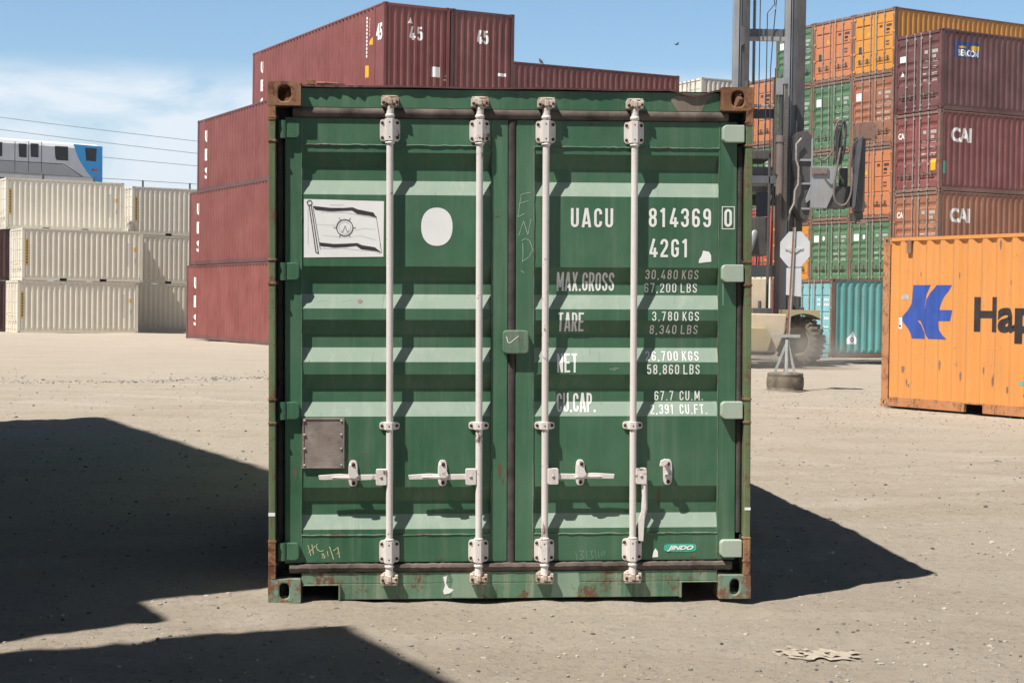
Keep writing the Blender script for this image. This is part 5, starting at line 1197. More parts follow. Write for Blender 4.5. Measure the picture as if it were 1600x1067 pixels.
# ------------------------------------------------------------------ container handler
def V(px, py, Y):
    """point at distance Y seen at photo pixel (px,py)"""
    k = FPX / Y; return ((px - 800) / k, Y, CH + (475.2 + 0.014 * (px - 800) - py) / k)
def hx(px, Y): return (px - 800) * Y / FPX
def hz(py, Y, px=1235): return CH + (475.2 + 0.014 * (px - 800) - py) * Y / FPX
def handler():
    gz = ground_base(7.0, 45)
    h = empty('container_handler', 'beige forklift truck with tall grey mast and side spreader, raising dust', 'forklift', (6.9, 44.5, gz))
    inv = Matrix.Translation(Vector((-6.9, -44.5, -gz)))
    def B(mb, name, mat, bev=0.01, par=None, sm=False):
        mb.v = [tuple(inv @ Vector(p)) for p in mb.v]; o = mb.build(name, mat, h, bev)
        if par is not None: o.parent = par
        return o
    def bx(mb, px0, px1, py0, py1, Y, dep): mb.box(hx(px0, Y), hx(px1, Y), Y, Y + dep, hz(py1, Y), hz(py0, Y))
    YM = 48.0
    # mast uprights: channel sections
    top, bot = -60, 500
    for name, (a, b_, c_, d_) in (('l', (1139, 1147, 1156, 1163)), ('r', (1220, 1227, 1238, 1250))):
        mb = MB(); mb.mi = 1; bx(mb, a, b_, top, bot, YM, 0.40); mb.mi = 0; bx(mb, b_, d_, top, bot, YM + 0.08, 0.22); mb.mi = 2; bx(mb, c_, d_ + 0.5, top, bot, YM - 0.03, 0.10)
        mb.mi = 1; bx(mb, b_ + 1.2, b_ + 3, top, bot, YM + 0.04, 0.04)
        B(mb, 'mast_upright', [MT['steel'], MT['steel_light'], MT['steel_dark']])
    mb = MB(); mb.mi = 0; bx(mb, 1147, 1220, 48, 62, YM + 0.31, 0.1); mb.mi = 1; bx(mb, 1158, 1221, 60, 67, YM + 0.24, 0.07); mb.mi = 0
    mb.prism([(hx(1150, YM), hz(44, YM)), (hx(1163, YM), hz(52, YM)), (hx(1163, YM), hz(66, YM)), (hx(1150, YM), hz(76, YM))], lambda p, q, d: (p, d, q), YM - 0.02, YM + 0.078)
    B(mb, 'cross_beam', [MT['steel'], MT['steel_light']])
    mb = MB(); mb.mi = 0; bx(mb, 1163, 1209, 172, 187, YM + 0.31, 0.1); mb.mi = 1; bx(mb, 1163, 1209, 165, 169.5, YM + 0.2, 0.08)
    B(mb, 'cross_beam', [MT['steel_dark'], MT['greyrod']])
    mb = MB(); mb.mi = 0
    for p0, p1, yy, mt in ((262, 276, YM + 0.31, 'steel_dark'), (312, 322, YM + 0.31, 'steel_dark'), (415, 433, YM - 0.1, 'steel_light')):
        mb = MB(); bx(mb, 1150, 1209, p0, p1, yy, 0.12); B(mb, 'cross_beam', MT[mt])
    # lift cylinders
    for x0 in (1214.5, 1160.5):
        mb = MB(); x = hx(x0, YM - 0.25)
        mb.mi = 0; mb.tube([(x, YM - 0.25, hz(495, YM)), (x, YM - 0.25, hz(222, YM))], 0.125, 14); mb.mi = 1; mb.tube([(x, YM - 0.25, hz(222, YM)), (x, YM - 0.25, hz(130, YM))], 0.07, 12); mb.mi = 0
        mb.tube([(x, YM - 0.25, hz(225, YM)), (x, YM - 0.25, hz(215, YM))], 0.15, 14)
        B(mb, 'lift_cylinder', [MT['taupe'], MT['steel_dark']], 0)
    # ribbed chains
    for px, y0, y1, yy in ((1222.5, 132, 345, YM - 0.45), (1207, 150, 275, YM - 0.2), (1170.5, -40, 135, YM + 0.3)):
        mb = MB(); n = int((y1 - y0) / 3.2)
        for i in range(n):
            za, zb = hz(y0 + i * 3.2, yy), hz(y0 + i * 3.2 + 2.1, yy); mb.box(hx(px - 2.3, yy), hx(px + 2.3, yy), yy, yy + 0.07, zb, za)
        mb.box(hx(px - 1.1, yy), hx(px + 1.1, yy), yy + 0.02, yy + 0.05, hz(y1, yy), hz(y0, yy))
        B(mb, 'lift_chain', MT['hose'], 0)
    mb = MB(); bx(mb, 1207, 1217, 124, 150, YM - 0.34, 0.22); bx(mb, 1217, 1224, 122, 133, YM - 0.5, 0.3); B(mb, 'chain_anchor', MT['steel_light'])
    # hoses running up between the uprights
    for k, pts in enumerate(([(1179, -30), (1179, 200), (1180, 430)], [(1196, -30), (1201, 10), (1190, 24), (1190, 200), (1186, 300), (1183, 430)], [(1206, -30), (1199, 60), (1196, 110), (1197, 250), (1191, 300), (1190, 400)], [(1192, 28), (1205, 14)], [(1203, 110), (1203, 300), (1200, 420)])):
        mb = MB(); mb.tube([(hx(a, YM + 0.15), YM + 0.15 - 0.04 * k, hz(b_, YM + 0.15)) for a, b_ in pts], 0.016, 6, False); B(mb, 'hydraulic_hose', MT['hosedark'] if k != 3 else MT['steel_light'], 0)
    # tilt cylinder
    YT_ = 46.6; mb = MB(); mb.mi = 0; mb.tube([V(1196, 306, YT_), V(1166, 392, YT_ - 0.9)], 0.12, 12); mb.mi = 1; mb.tube([V(1207, 274, YT_ + 0.6), V(1196, 306, YT_)], 0.065, 10); mb.box(*sorted((hx(1199, YT_), hx(1210, YT_))), YT_ + 0.4, YT_ + 0.8, hz(286, YT_), hz(266, YT_))
    B(mb, 'tilt_cylinder', [MT['steel_light'], MT['steel_dark']], 0)
    # carriage on the mast
    Yc = 47.2
    mb = MB(); mb.mi = 0
    mb.prism([(hx(a, Yc), hz(b_, Yc)) for a, b_ in ((1239, 208), (1256, 205), (1263, 214), (1263, 322), (1259, 345), (1249, 342), (1238, 322), (1243, 280), (1237, 250))], lambda p, q, d: (p, d, q), Yc, Yc + 0.75)
    mb.mi = 1; bx(mb, 1244, 1263, 249, 252.5, Yc - 0.06, 0.12); bx(mb, 1247, 1263, 286, 289, Yc - 0.06, 0.12); bx(mb, 1249, 1263, 325, 328, Yc - 0.06, 0.12)
    mb.prism([(hx(a, Yc), hz(b_, Yc)) for a, b_ in ((1262, 218), (1264.5, 218), (1264.5, 310), (1255, 318), (1254, 312), (1262, 290))], lambda p, q, d: (p, d, q), Yc - 0.1, Yc - 0.002)
    B(mb, 'carriage', [MT['steel_dark'], MT['steel_light']])
    mb = MB(); mb.tube([V(a, b_, Yc - 0.12) for a, b_ in ((1247, 217), (1239, 226), (1239, 250), (1243, 262), (1243, 288), (1238, 298), (1237, 318), (1231, 330), (1228, 345))], 0.03, 8, False); B(mb, 'hydraulic_hose', MT['greyrod'], 0)
    # spreader beam: box girder reaching to both sides
    Ys = 46.9; mb = MB(); mb.mi = 0
    mb.prism([(hx(a, Ys), hz(b_, Ys)) for a, b_ in ((1264, 260), (1303, 260), (1303, 290), (1288, 325), (1264, 325))], lambda p, q, d: (p, d, q), Ys, Ys + 0.3)
    mb.mi = 1; mb.prism([(hx(a, Ys), hz(b_, Ys)) for a, b_ in ((1303.1, 290), (1325, 290), (1325, 323), (1288.1, 325.2))], lambda p, q, d: (p, d, q), Ys + 0.05, Ys + 0.6)
    bx(mb, 1309, 1320, 262, 290, Ys + 0.2, 0.3); bx(mb, 1325, 1331, 292, 322, Ys + 0.2, 0.4)
    bx(mb, 1030, 1264, 292, 322, YM + 0.55, 0.4); mb.box(hx(1256, YM), hx(1268, YM), Yc + 0.5, YM + 0.55, hz(322, YM), hz(292, YM))
    B(mb, 'spreader_beam', [MT['steel_light'], MT['steel_dark']])
    mb = MB(); bx(mb, 1264, 1290, 262, 274, Ys - 0.04, 0.04); bx(mb, 1266, 1288, 264, 272, Ys - 0.055, 0.014); B(mb, 'data_plate', MT['taupe'])
    # spreader end posts
    for sgn, off in ((1, 0), (-1, -330)):
        mb = MB(); mb.mi = 0; Ye = 46.7 if sgn > 0 else YM + 0.4
        bx(mb, 1333 + off, 1347 + off, 214, 330, Ye, 0.45); mb.mi = 2; mb.prism([(hx(a + off, Ye), hz(b_, Ye)) for a, b_ in ((1329, 250), (1334, 216), (1341, 212), (1336, 262), (1331, 322), (1327, 326))], lambda p, q, d: (p, d, q), Ye - 0.15, Ye - 0.001)
        mb.mi = 1; bx(mb, 1341 + off, 1365 + off, 190, 216, Ye - 0.1, 0.6); bx(mb, 1334 + off, 1341 + off, 191, 215, Ye, 0.5); bx(mb, 1356 + off, 1362 + off, 208, 219, Ye - 0.15, 0.1)
        mb.mi = 0; bx(mb, 1328 + off, 1345 + off, 331, 344, Ye + 0.05, 0.35); mb.mi = 1; bx(mb, 1336 + off, 1350 + off, 342, 349, Ye, 0.3)
        B(mb, 'spreader_arm', [MT['steel_dark'], MT['brownframe'], MT['steel']])
    # hose tower and loops
    for k, pts in enumerate(([(1298, 258), (1297, 215), (1303, 192), (1310, 190), (1314, 200), (1314, 232), (1308, 256)], [(1302, 258), (1301, 210), (1306, 196), (1309, 215), (1308, 258)], [(1305, 256), (1304, 220), (1312, 190), (1316, 206), (1311, 250)],
                              [(1308, 232), (1303, 262), (1299, 290), (1300, 312), (1308, 321), (1318, 319), (1325, 305), (1327, 285), (1328, 262)], [(1270, 242), (1280, 252), (1289, 246), (1296, 236)], [(1334, 257), (1338, 257), (1336, 300), (1333, 330)], [(1334, 220), (1328, 230), (1326, 262)])):
        mb = MB(); P = [Vector(V(a, b_, Ys - 0.15 - 0.03 * k)) for a, b_ in pts]
        Q = []
        for i in range(len(P) - 1):
            p0, p1, p2, p3 = P[max(i - 1, 0)], P[i], P[i + 1], P[min(i + 2, len(P) - 1)]
            for s_ in range(5):
                t_ = s_ / 5; Q.append(0.5 * ((2 * p1) + (-p0 + p2) * t_ + (2 * p0 - 5 * p1 + 4 * p2 - p3) * t_ ** 2 + (-p0 + 3 * p1 - 3 * p2 + p3) * t_ ** 3))
        Q.append(P[-1]); mb.tube(Q, 0.032 if k in (0, 3) else 0.026, 8); B(mb, 'hydraulic_hose', MT['hose'] if k in (0, 3, 4) else MT['hosedark'], 0)
    mb = MB(); bx(mb, 1295, 1316, 228, 236, Ys - 0.1, 0.15); bx(mb, 1303, 1308, 200, 258, Ys - 0.06, 0.06); bx(mb, 1297, 1316, 187, 192, Ys - 0.05, 0.2); B(mb, 'hose_bracket', MT['brownframe'])
    # body
    Yb = 43.6; mb = MB(); mb.mi = 0
    mb.prism([(hx(a, Yb), hz(b_, Yb)) for a, b_ in ((1110, 555), (1110, 497), (1120, 490), (1229, 491), (1226, 520), (1212, 553), (1206, 556))], lambda p, q, d: (p, d, q), Yb, Yb + 3.6)
    mb.mi = 1; mb.prism([(hx(a, Yb), hz(b_, Yb)) for a, b_ in ((1130, 552), (1130, 512), (1194, 512), (1205, 527), (1198, 552))], lambda p, q, d: (p, d, q), Yb - 0.22, Yb - 0.002)
    mb.mi = 2; bx(mb, 1140, 1212, 549, 554, Yb - 0.28, 0.06)
    B(mb, 'body', [MT['beige'], MT['khaki'], MT['steel_dark']], 0.04)
    cx, cz = hx(1253, 45), gz + 0.68
    arc = [(cx + 0.76 * math.cos(R(a)), cz + 0.76 * math.sin(R(a))) for a in (52, 62, 72, 82, 92, 102, 112, 122)]
    topz = cz + 0.86; mb = MB()
    mb.prism([(hx(1229, 45), topz), (hx(1229, 45), arc[-1][1])] + arc[::-1] + [(hx(1279, 45), arc[0][1]), (hx(1277, 45), topz)], lambda p, q, d: (p, d, q), 44.75, 46.4)
    mb.mi = 1; mb.box(hx(1229, 45), hx(1250, 45), 46.41, 46.5, gz + 0.5, topz)
    B(mb, 'wheel_arch', [MT['khaki'], MT['beige']], 0.01)
    # cab behind the hoses
    mb = MB(); mb.mi = 0; Yq = 45.6
    bx(mb, 1120, 1200, 236, 250, Yq, 1.7); bx(mb, 1120, 1200, 262, 300, Yq + 0.2, 1.4)
    for a in (1120, 1196): bx(mb, a, a + 4, 240, 492, Yq + 0.0, 0.1)
    bx(mb, 1120, 1196, 340, 400, Yq + 0.3, 1.2); mb.mi = 1; bx(mb, 1121, 1196, 436, 491, Yq - 0.2, 1.4)
    cb = B(mb, 'cab', [MT['steel_dark'], MT['beige']], 0.02)
    mb = MB(); bx(mb, 1178, 1196, 301, 339, Yq + 0.02, 0.03); B(mb, 'window', MT['glass'], 0, cb)
    mb = MB(); bx(mb, 1160, 1208, 276, 288, Yq + 0.0, 0.1); B(mb, 'grille', MT['steel'], 0.01)
    # exhaust / small fittings above the body
    mb = MB()
    for a, b_ in ((1186, 470), (1233, 466), (1246, 462)): mb.tube([V(a, 492, 45.2), V(a, b_, 45.2)], 0.05, 8)
    bx(mb, 1238, 1246, 462, 492, 45.3, 0.3); bx(mb, 1176, 1206, 482, 491, 45.0, 0.5); bx(mb, 1249, 1256, 480, 491, 45.0, 0.4); B(mb, 'engine_fitting', MT['steel_dark'])
    # wheels
    def wheel(cx, cy, steer, r=0.68):
        mb = MB(); ax = Vector((-math.cos(steer), -math.sin(steer), 0)); fwv = Vector((-ax.y, ax.x, 0)); hw = 0.22; c0 = Vector((cx, cy, gz + r))
        prof = [(-hw * 0.75, r * 0.60), (-hw * 0.98, r * 0.72), (-hw, r * 0.86), (-hw * 0.86, r * 0.94), (hw * 0.86, r * 0.94), (hw, r * 0.86), (hw * 0.98, r * 0.72), (hw * 0.75, r * 0.60)]
        seg = 44; vs = [c0 + ax * -a + (fwv * math.cos(2 * math.pi * k / seg) + Vector((0, 0, 1)) * math.sin(2 * math.pi * k / seg)) * rad for a, rad in prof for k in range(seg)]
        mb.faces(vs, [(i * seg + k, i * seg + (k + 1) % seg, (i + 1) * seg + (k + 1) % seg, (i + 1) * seg + k) for i in range(len(prof) - 1) for k in range(seg)], True)
        for k in range(26):
            for sd in (-1, 1):
                th = 2 * math.pi * (k + (0.5 if sd > 0 else 0)) / 26; rd = fwv * math.cos(th) + Vector((0, 0, 1)) * math.sin(th); tg = rd.cross(ax)
                p0 = c0 + rd * r * 0.93 + ax * (0.02 * sd) - tg * 0.035
                mb.obox(p0, ax * sd * (hw * 0.98 - 0.02), tg * 0.07, rd * r * 0.075)
                p0 = c0 + rd * r * 0.84 + ax * (hw * sd * 0.985) - tg * 0.03; mb.obox(p0, ax * sd * 0.02, tg * 0.055, rd * r * 0.15)
        wh = B(mb, 'wheel', MT['tyre'], 0)
        mb = MB(); prof = [(0.10, 0.0), (0.10, r * 0.20), (0.02, r * 0.26), (0.0, r * 0.44), (0.13, r * 0.52), (0.17, r * 0.62), (0.12, r * 0.62)]
        seg = 32; vs = [c0 + ax * a + (fwv * math.cos(2 * math.pi * k / seg) + Vector((0, 0, 1)) * math.sin(2 * math.pi * k / seg)) * max(rad, 0.001) for a, rad in prof for k in range(seg)]
        mb.faces(vs, [(i * seg + k, i * seg + (k + 1) % seg, (i + 1) * seg + (k + 1) % seg, (i + 1) * seg + k) for i in range(len(prof) - 1) for k in range(seg)], True)
        B(mb, 'rim', MT['khaki'], 0, wh)
    wheel(hx(1252, 45), 45.25, R(48)); wheel(hx(1120, 45), 45.25, R(48)); wheel(hx(1248, 48.0), 48.2, R(90), 0.62); wheel(hx(1130, 48.0), 48.2, R(90), 0.62)
    mb = MB(); mb.box(hx(1120, 45), hx(1245, 45), 45.15, 45.35, gz + 0.5, gz + 0.8); B(mb, 'axle', MT['steel_dark'])
    return h
handler()

# ------------------------------------------------------------------ stop sign seen from behind, on a tyre base
def stop_sign():
    Y = 29.97; x0 = hx(1228, Y); gz = ground_z(x0, Y); k = FPX / Y
    s = empty('stop_sign', 'octagonal road sign seen from behind, leaning on a rusty post in a tyre base', 'road sign', (x0, Y, gz)); s.color = (0.4, 1, 0.5, 1)
    X = lambda px: (px - 1228) / k; Z = lambda py: (612 - py) / k
    mb = MB(); n = 40; prof = [(0.30, 0.0), (0.335, 0.02), (0.335, 0.028), (0.315, 0.03), (0.33, 0.07), (0.335, 0.14), (0.33, 0.24), (0.315, 0.275), (0.322, 0.285), (0.322, 0.31), (0.30, 0.325), (0.24, 0.33), (0.20, 0.325)]
    vs = [(r_ * math.cos(2 * math.pi * q / n), r_ * math.sin(2 * math.pi * q / n), z) for r_, z in prof for q in range(n)]
    mb.faces(vs, [(i * n + q, i * n + (q + 1) % n, (i + 1) * n + (q + 1) % n, (i + 1) * n + q) for i in range(len(prof) - 1) for q in range(n)], True)
    mb.build('tyre_base', MT['tyre'], s)
    mb = MB(); mb.prism([(0.30 * math.cos(2 * math.pi * q / 30), 0.30 * math.sin(2 * math.pi * q / 30)) for q in range(30)], lambda p, q, d: (p, q, d), 0.29, 0.322); mb.build('base_fill', MT['tyretop'], s)
    mb = MB(); mb.prism([(0.385 * math.cos(2 * math.pi * q / 36), 0.385 * math.sin(2 * math.pi * q / 36)) for q in range(36)], lambda p, q, d: (p, q, d), -0.004, 0.016); mb.build('base_plate', MT['tyretop'], s)
    # strut frame
    mb = MB(); t_ = Z(540)
    for a, b_ in (((-0.20, -0.05), (0.0, -0.02)), ((0.16, -0.05), (0.04, -0.02)), ((0.02, 0.20), (0.02, 0.03)), ((-0.02, -0.18), (0.01, -0.03))):
        p0, p1 = Vector((a[0], a[1], 0.325)), Vector((b_[0], b_[1], t_ + (0.10 if a[1] < -0.1 else 0)))
        d_ = (p1 - p0); sd = d_.cross(Vector((0, 1, 0))).normalized() * 0.045; mb.obox(p0 - sd / 2, sd, Vector((0, 0.012, 0)), d_)
    mb.build('strut', MT['galv'], s, 0.002)
    mb = MB(); mb.box(X(1205), X(1250), -0.045, -0.005, Z(529), Z(524)); mb.build('cross_bar', MT['galv'], s, 0.002)
    # post: perforated square tube, slightly leaning
    mb = MB(); a = Vector((X(1229), 0, 0.33)); b_ = Vector((X(1238), 0, Z(357))); d_ = b_ - a
    mb.mi = 0; mb.obox(a + Vector((-0.022, -0.022, 0)), (0.024, 0, 0), (0, 0.044, 0), d_); mb.mi = 1; mb.obox(a + Vector((0.0022, -0.022, 0)), (0.024, 0, 0), (0, 0.044, 0), d_ + Vector((0, 0, 0.0)))
    mb.build('post', [MT['postrust'], MT['galv']], s, 0.002)
    # plates face away from the camera, turned about 35 degrees
    tilt = R(-44)
    def plate(pts, py):
        mb = MB(); c_, s_ = math.cos(tilt), math.sin(tilt); cx = X(1238)
        mb.prism(pts, lambda p, q, d: (cx + p * c_ - d * s_, p * s_ + d * c_ + 0.0, q), 0.028, 0.032); return mb
    zc = Z(391); r8 = 0.345
    oc = [(r8 * math.cos(R(22.5 + 45 * i)), zc + r8 * math.sin(R(22.5 + 45 * i))) for i in range(8)]
    plate(oc, 0).build('sign_plate', MT['signback'], s)
    plate([(-0.175, Z(462)), (0.15, Z(465)), (0.15, Z(420)), (-0.175, Z(420))], 0).build('lower_plate', MT['signback'], s)
    mb = MB(); c_, s_ = math.cos(tilt), math.sin(tilt); cx = X(1238)
    mb.prism([(-0.20, zc - 0.01), (-0.14, zc - 0.01), (-0.05, zc - 0.06), (0.05, zc - 0.06), (0.13, zc - 0.01), (0.19, zc - 0.01), (0.19, zc + 0.02), (-0.20, zc + 0.02)], lambda p, q, d: (cx + p * c_ - d * s_, p * s_ + d * c_, q), 0.005, 0.0275)
    mb.build('bracket', MT['galv'], s, 0.002)
stop_sign()

# ------------------------------------------------------------------ elevated railway and train
TD = Vector((0.776, 0.631)).normalized(); TN = Vector((TD.y, -TD.x))   # TN points to the camera side
T0 = Vector((-33.9, 136.7)) - TN * 1.55; TA = math.atan2(TD.y, TD.x)
def train():
    t_ = empty('train_car', 'silver metro car with a blue nose and white roof passing behind the cream containers', 'train', (T0.x, T0.y, 10.9), TA)
    # local x along travel (nose at 0), local -y towards the camera
    L = 21.0; w2 = 1.55
    sec = [(-w2 + 0.1, 0.05), (-w2, 0.3), (-w2, 2.72)]; roof = [(-w2, 2.72), (-w2 + 0.10, 2.98), (-0.95, 3.16), (0, 3.22), (0.95, 3.16), (w2 - 0.10, 2.98), (w2, 2.72)]
    full = sec + roof[1:-1] + [(-a, b_) for a, b_ in sec[::-1]]
    def ext(mb, pr, xs_, closed=False):
        n = len(pr); vs = [(x, y, z) for x in xs_ for y, z in pr]
        mb.faces(vs, [(i * n + k, i * n + (k + 1) % n, (i + 1) * n + (k + 1) % n, (i + 1) * n + k) for i in range(len(xs_) - 1) for k in range(n if closed else n - 1)])
    mb = MB(); ext(mb, full, (-L, 0.0), True); mb.poly([(0.0, y, z) for y, z in full]); mb.poly([(-L, y, z) for y, z in full][::-1]); mb.build('body', MT['trainsilver'], t_)
    mb = MB(); ext(mb, [(y * 1.012, z + 0.03) for y, z in roof], (-L, -0.15)); ext(mb, [(y * 1.006, z) for y, z in roof], (-L, -0.15)); mb.build('roof', MT['trainroof'], t_)
    mb = MB(); mb.box(-L + 0.3, -0.8, -w2 + 0.15, w2 - 0.15, -0.35, 0.12); mb.build('skirt', MT['trainseam'], t_)
    K = 19.3 / TD.x * 1.0
    def q(px): # photo px along the side -> local x
        # intersect view ray with the side plane
        dx = (px - 800) / FPX; P = T0 + TN * w2; # P + TD*s = (dx*y, y)
        s_ = (P.x - dx * P.y) / (dx * TD.y - TD.x); return s_
    def z_(px, py):
        s_ = q(px); y = T0.y + TD.y * s_ + TN.y * w2; return CH + (475.2 + 0.014 * (px - 800) - py) * y / FPX - 10.9
    def panel(name, pts, mat, off=0.006, th=0.02):
        mb = MB(); P = [(q(a), z_(a, b_)) for a, b_ in pts]
        mb.prism(P, lambda p, r_, d: (p, -w2 - d, r_), -0.004, off); return mb.build(name, MT[mat], t_)
    panel('nose_panel', [(112, 226), (157.2, 230), (157.6, 286), (146, 284), (134, 270), (122, 252), (116, 238)], 'trainblue', 0.03)
    panel('window', [(130, 232), (148, 233), (147, 253), (132, 252)], 'glass', 0.05)
    panel('window', [(83, 229), (103.5, 230), (104, 252), (86, 251), (84, 246)], 'glass', 0.04)
    for a in (26.5, 45): panel('window', [(a, 225), (a + 12.5, 225.6), (a + 12.5, 247), (a + 1, 246)], 'glass', 0.04)
    for a in (-62, -43): panel('window', [(a, 220), (a + 12.5, 220.6), (a + 12.5, 241), (a + 1, 240)], 'glass', 0.04)
    for a in (-20, -100): panel('window', [(a, 222), (a + 21, 223), (a + 21, 245), (a, 244)], 'glass', 0.04)
    for a in (20.5, 41.7, 62): panel('door_seam', [(a, 222), (a + 0.9, 222), (a + 0.9, 270), (a, 270)], 'trainseam', 0.015)
    panel('belt_line', [(-120, 243), (0, 250.8), (95, 256.6), (97, 258), (-120, 244.4)], 'trainseam', 0.02); panel('belt_line', [(95, 256.6), (98, 257.5), (129, 277.5), (126, 277.5)], 'trainseam', 0.02)
    panel('lower_panel', [(-120, 245), (94.8, 258.4), (125, 278), (-120, 266)], 'trainlow', 0.012)
    panel('flag', [(141, 264.5), (150, 265), (150, 269), (141, 268.5)], 'red', 0.045); panel('flag', [(141, 264.5), (144.5, 264.7), (144.5, 267), (141, 266.8)], 'navy', 0.05)
    return t_
train()
gw = MB(); P0 = T0 - TD * 120; A_ = Vector((TD.x, TD.y, 0)); N_ = Vector((TN.x, TN.y, 0))
gw.obox(Vector((P0.x, P0.y, 9.1)) - N_ * 2.6, N_ * 5.2, A_ * 260, (0, 0, 1.4))
for i in range(11):
    c = P0 + TD * (12 + 24 * i); gw.obox(Vector((c.x, c.y, -0.3)) - N_ * 0.8 - A_ * 0.8, N_ * 1.6, A_ * 1.6, (0, 0, 9.4))
tag(gw.build('elevated_guideway', MT['concrete']), 'grey concrete elevated railway guideway on piers behind the cream containers', 'viaduct')
rl = empty('guideway_railing', 'thin cable railing with dark posts along the railway guideway', 'railing', (P0.x, P0.y, 10.5), TA)
mb = MB(); mb.tube([(0, -2.5, 0.78), (260, -2.5, 0.78)], 0.022, 5); mb.build('cable', MT['wire'], rl)
for i in range(0, 60):
    if i < 20: continue
    mb = MB(); x = 2.05 + 4.33 * i; mb.box(x - 0.06, x + 0.06, -2.56, -2.44, 0, 0.82); mb.build('railing_post', MT['wire'], rl)
# power lines and their poles
def wire_pt(px, py, Y): return Vector(((px - 800) / FPX * Y, Y, CH + (475.2 + 0.014 * (px - 800) - py) * Y / FPX))
for k, (a, b_, lab) in enumerate(((( -330, 139.5), (450, 237.5), 'uppermost thin power line crossing the sky above the train'), ((-330, 158.5), (450, 256.5), 'middle thin power line crossing the sky just above the train roof'), ((-330, 193), (450, 272.5), 'lowest thin power line, running behind the train nose'))):
    p0, p1 = wire_pt(*a, 172), wire_pt(*b_, 172); mb = MB()
    mb.tube([p0.lerp(p1, i / 12) - Vector((0, 0, 0.25 * (1 - (2 * i / 12 - 1) ** 2))) for i in range(13)], 0.027, 5)
    tag(mb.build('power_line', MT['wire']), lab, 'power line', 'power lines behind the train')
for a, lab in ((-330, 'wooden power pole far left outside the view'), (450, 'wooden power pole hidden behind the maroon stack')):
    p = wire_pt(a, 100, 172.3); po = empty('power_pole', lab, 'power pole', (p.x, p.y, 0)); zt = wire_pt(a, 139.5 if a < 0 else 237.5, 172).z + 0.6
    mb = MB(); mb.tube([(0, 0, -0.3), (0, 0, zt)], [0.17, 0.11], 10); mb.build('pole', MT['wood'], po)
    mb = MB()
    for dz in (0.6, 1.85, 4.2): mb.box(-0.9, 0.9, -0.42, -0.30, zt - dz - 0.12, zt - dz - 0.02)
    mb.box(-0.05, 0.05, -0.30, 0.0, zt - 4.4, zt - 0.6); mb.build('crossarm', MT['wood'], po)

# ------------------------------------------------------------------ small things
# crumpled scrap on the ground
mb = MB(); rn = random.Random(9); n, m_ = 16, 7; vs = []
for j in range(m_ + 1):
    for i in range(n + 1):
        u, v_ = i / n - 0.5, j / m_ - 0.5; ed = 1 - 0.55 * abs(v_) * (1 + 0.6 * math.sin(i * 1.7)) - 0.5 * max(0, u) ** 1.5
        x = u * 0.36 + 0.012 * math.sin(j * 2.3); y = v_ * 0.30 * ed + 0.02 * math.sin(i * 0.9)
        z = 0.001 + 0.003 * abs(math.sin(i * 1.3 + j * 0.9)) * ed + rn.uniform(0, 0.002); vs.append((x, y, z))
mb.faces(vs, [(j * (n + 1) + i, j * (n + 1) + i + 1, (j + 1) * (n + 1) + i + 1, (j + 1) * (n + 1) + i) for j in range(m_) for i in range(n) if not (rn.random() < 0.30)])
o = mb.build('paper_scrap', MT['rag']); o.location = (1.35, 7.2, ground_z(1.35, 7.2) + 0.004); o.rotation_euler = (0, 0, -0.15); tag(o, 'crumpled pale paper scrap lying on the gravel at lower right', 'scrap')
def bird(loc, s, fly, lab, rz):
    mb = MB(); mb.tube([(-0.16, 0, 0.0), (-0.08, 0, 0.01), (0, 0, 0.02), (0.07, 0, 0.03), (0.11, 0, 0.055), (0.15, 0, 0.05), (0.18, 0, 0.045)], [0.012, 0.035, 0.055, 0.045, 0.03, 0.022, 0.003], 8)
    if fly:
        for sd in (-1, 1): mb.faces([(0.05, sd * 0.03, 0.03), (-0.05, sd * 0.03, 0.03), (-0.10, sd * 0.30, 0.12), (0.0, sd * 0.36, 0.13), (0.04, sd * 0.15, 0.09)], [(0, 1, 2, 3, 4)])
    else:
        for sd in (-1, 1): mb.tube([(0.0, sd * 0.015, 0.0), (0.01, sd * 0.018, -0.07)], 0.006, 5)
    o = mb.build('bird', MT['feather']); o.location = loc; o.scale = (s, s, s); o.rotation_euler = (0, 0 if fly else -0.5, rz); tag(o, lab, 'bird')
p = wire_pt(1050, 72, 90); bird(p, 0.8, True, 'tiny dark bird flying in the clear sky', 0.4)
p = rr + e1 * 5.3 ; bird((p.x, p.y + 0.1, 4 * HC + 0.08), 1.15, False, 'dark bird perched on the edge of the long maroon container', 2.2)
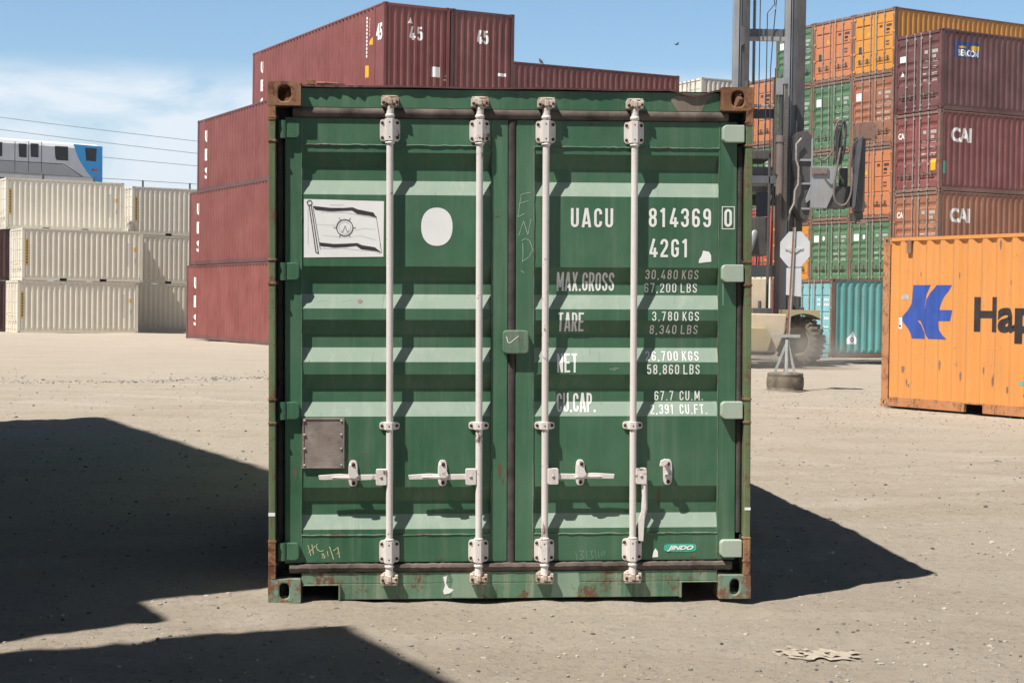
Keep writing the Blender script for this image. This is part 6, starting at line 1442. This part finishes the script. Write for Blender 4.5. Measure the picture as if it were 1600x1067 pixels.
for o in bpy.data.objects:
    for k in ('_L', '_H'):
        if k in o.keys(): del o[k]

# ------------------------------------------------------------------ dust raised by the wheels, and the hazy air
def dust():
    m, t = new_mat('brown_dust'); out = node(t, 'ShaderNodeOutputMaterial'); pv = node(t, 'ShaderNodeVolumePrincipled'); t.links.new(pv.outputs[0], out.inputs['Volume'])
    pv.inputs['Color'].default_value = (0.88, 0.80, 0.70, 1); pv.inputs['Anisotropy'].default_value = 0.2
    tc = node(t, 'ShaderNodeTexCoord'); ln = node(t, 'ShaderNodeVectorMath', operation='LENGTH'); t.links.new(tc.outputs['Object'], ln.inputs[0])
    f = ramp(t, 1.0, 0.25, 0.0, 1.0); t.links.new(ln.outputs['Value'], f.inputs[0])
    n = noi(t, tc.outputs['Object'], 2.2, 4, 0.6); g = ramp(t, 0.35, 0.7, 0.0, 1.0); t.links.new(n, g.inputs[0])
    t.links.new(mul(t, mul(t, f.outputs[0], g.outputs[0]), 1.7), pv.inputs['Density'])
    mb = MB(); n_, r_ = 20, 10; vs = []
    for j in range(r_ + 1):
        for i in range(n_):
            a, b_ = 2 * math.pi * i / n_, math.pi * j / r_; vs.append((math.sin(b_) * math.cos(a), math.sin(b_) * math.sin(a), math.cos(b_)))
    mb.faces(vs, [(j * n_ + i, j * n_ + (i + 1) % n_, (j + 1) * n_ + (i + 1) % n_, (j + 1) * n_ + i) for j in range(r_) for i in range(n_)])
    o = mb.build('dust', m); o.location = (7.3, 43.4, 0.25); o.scale = (2.1, 1.4, 0.9); stuff(o)
dust()
def haze():
    m, t = new_mat('thin_haze'); out = node(t, 'ShaderNodeOutputMaterial'); pv = node(t, 'ShaderNodeVolumePrincipled'); t.links.new(pv.outputs[0], out.inputs['Volume'])
    pv.inputs['Color'].default_value = (0.93, 0.94, 0.96, 1); pv.inputs['Density'].default_value = HAZE; pv.inputs['Anisotropy'].default_value = 0.3
    mb = MB(); mb.box(-1600, 1600, -400, 2600, -1.6, 24.0); stuff(mb.build('haze', m))
HAZE = 0.0005
haze()
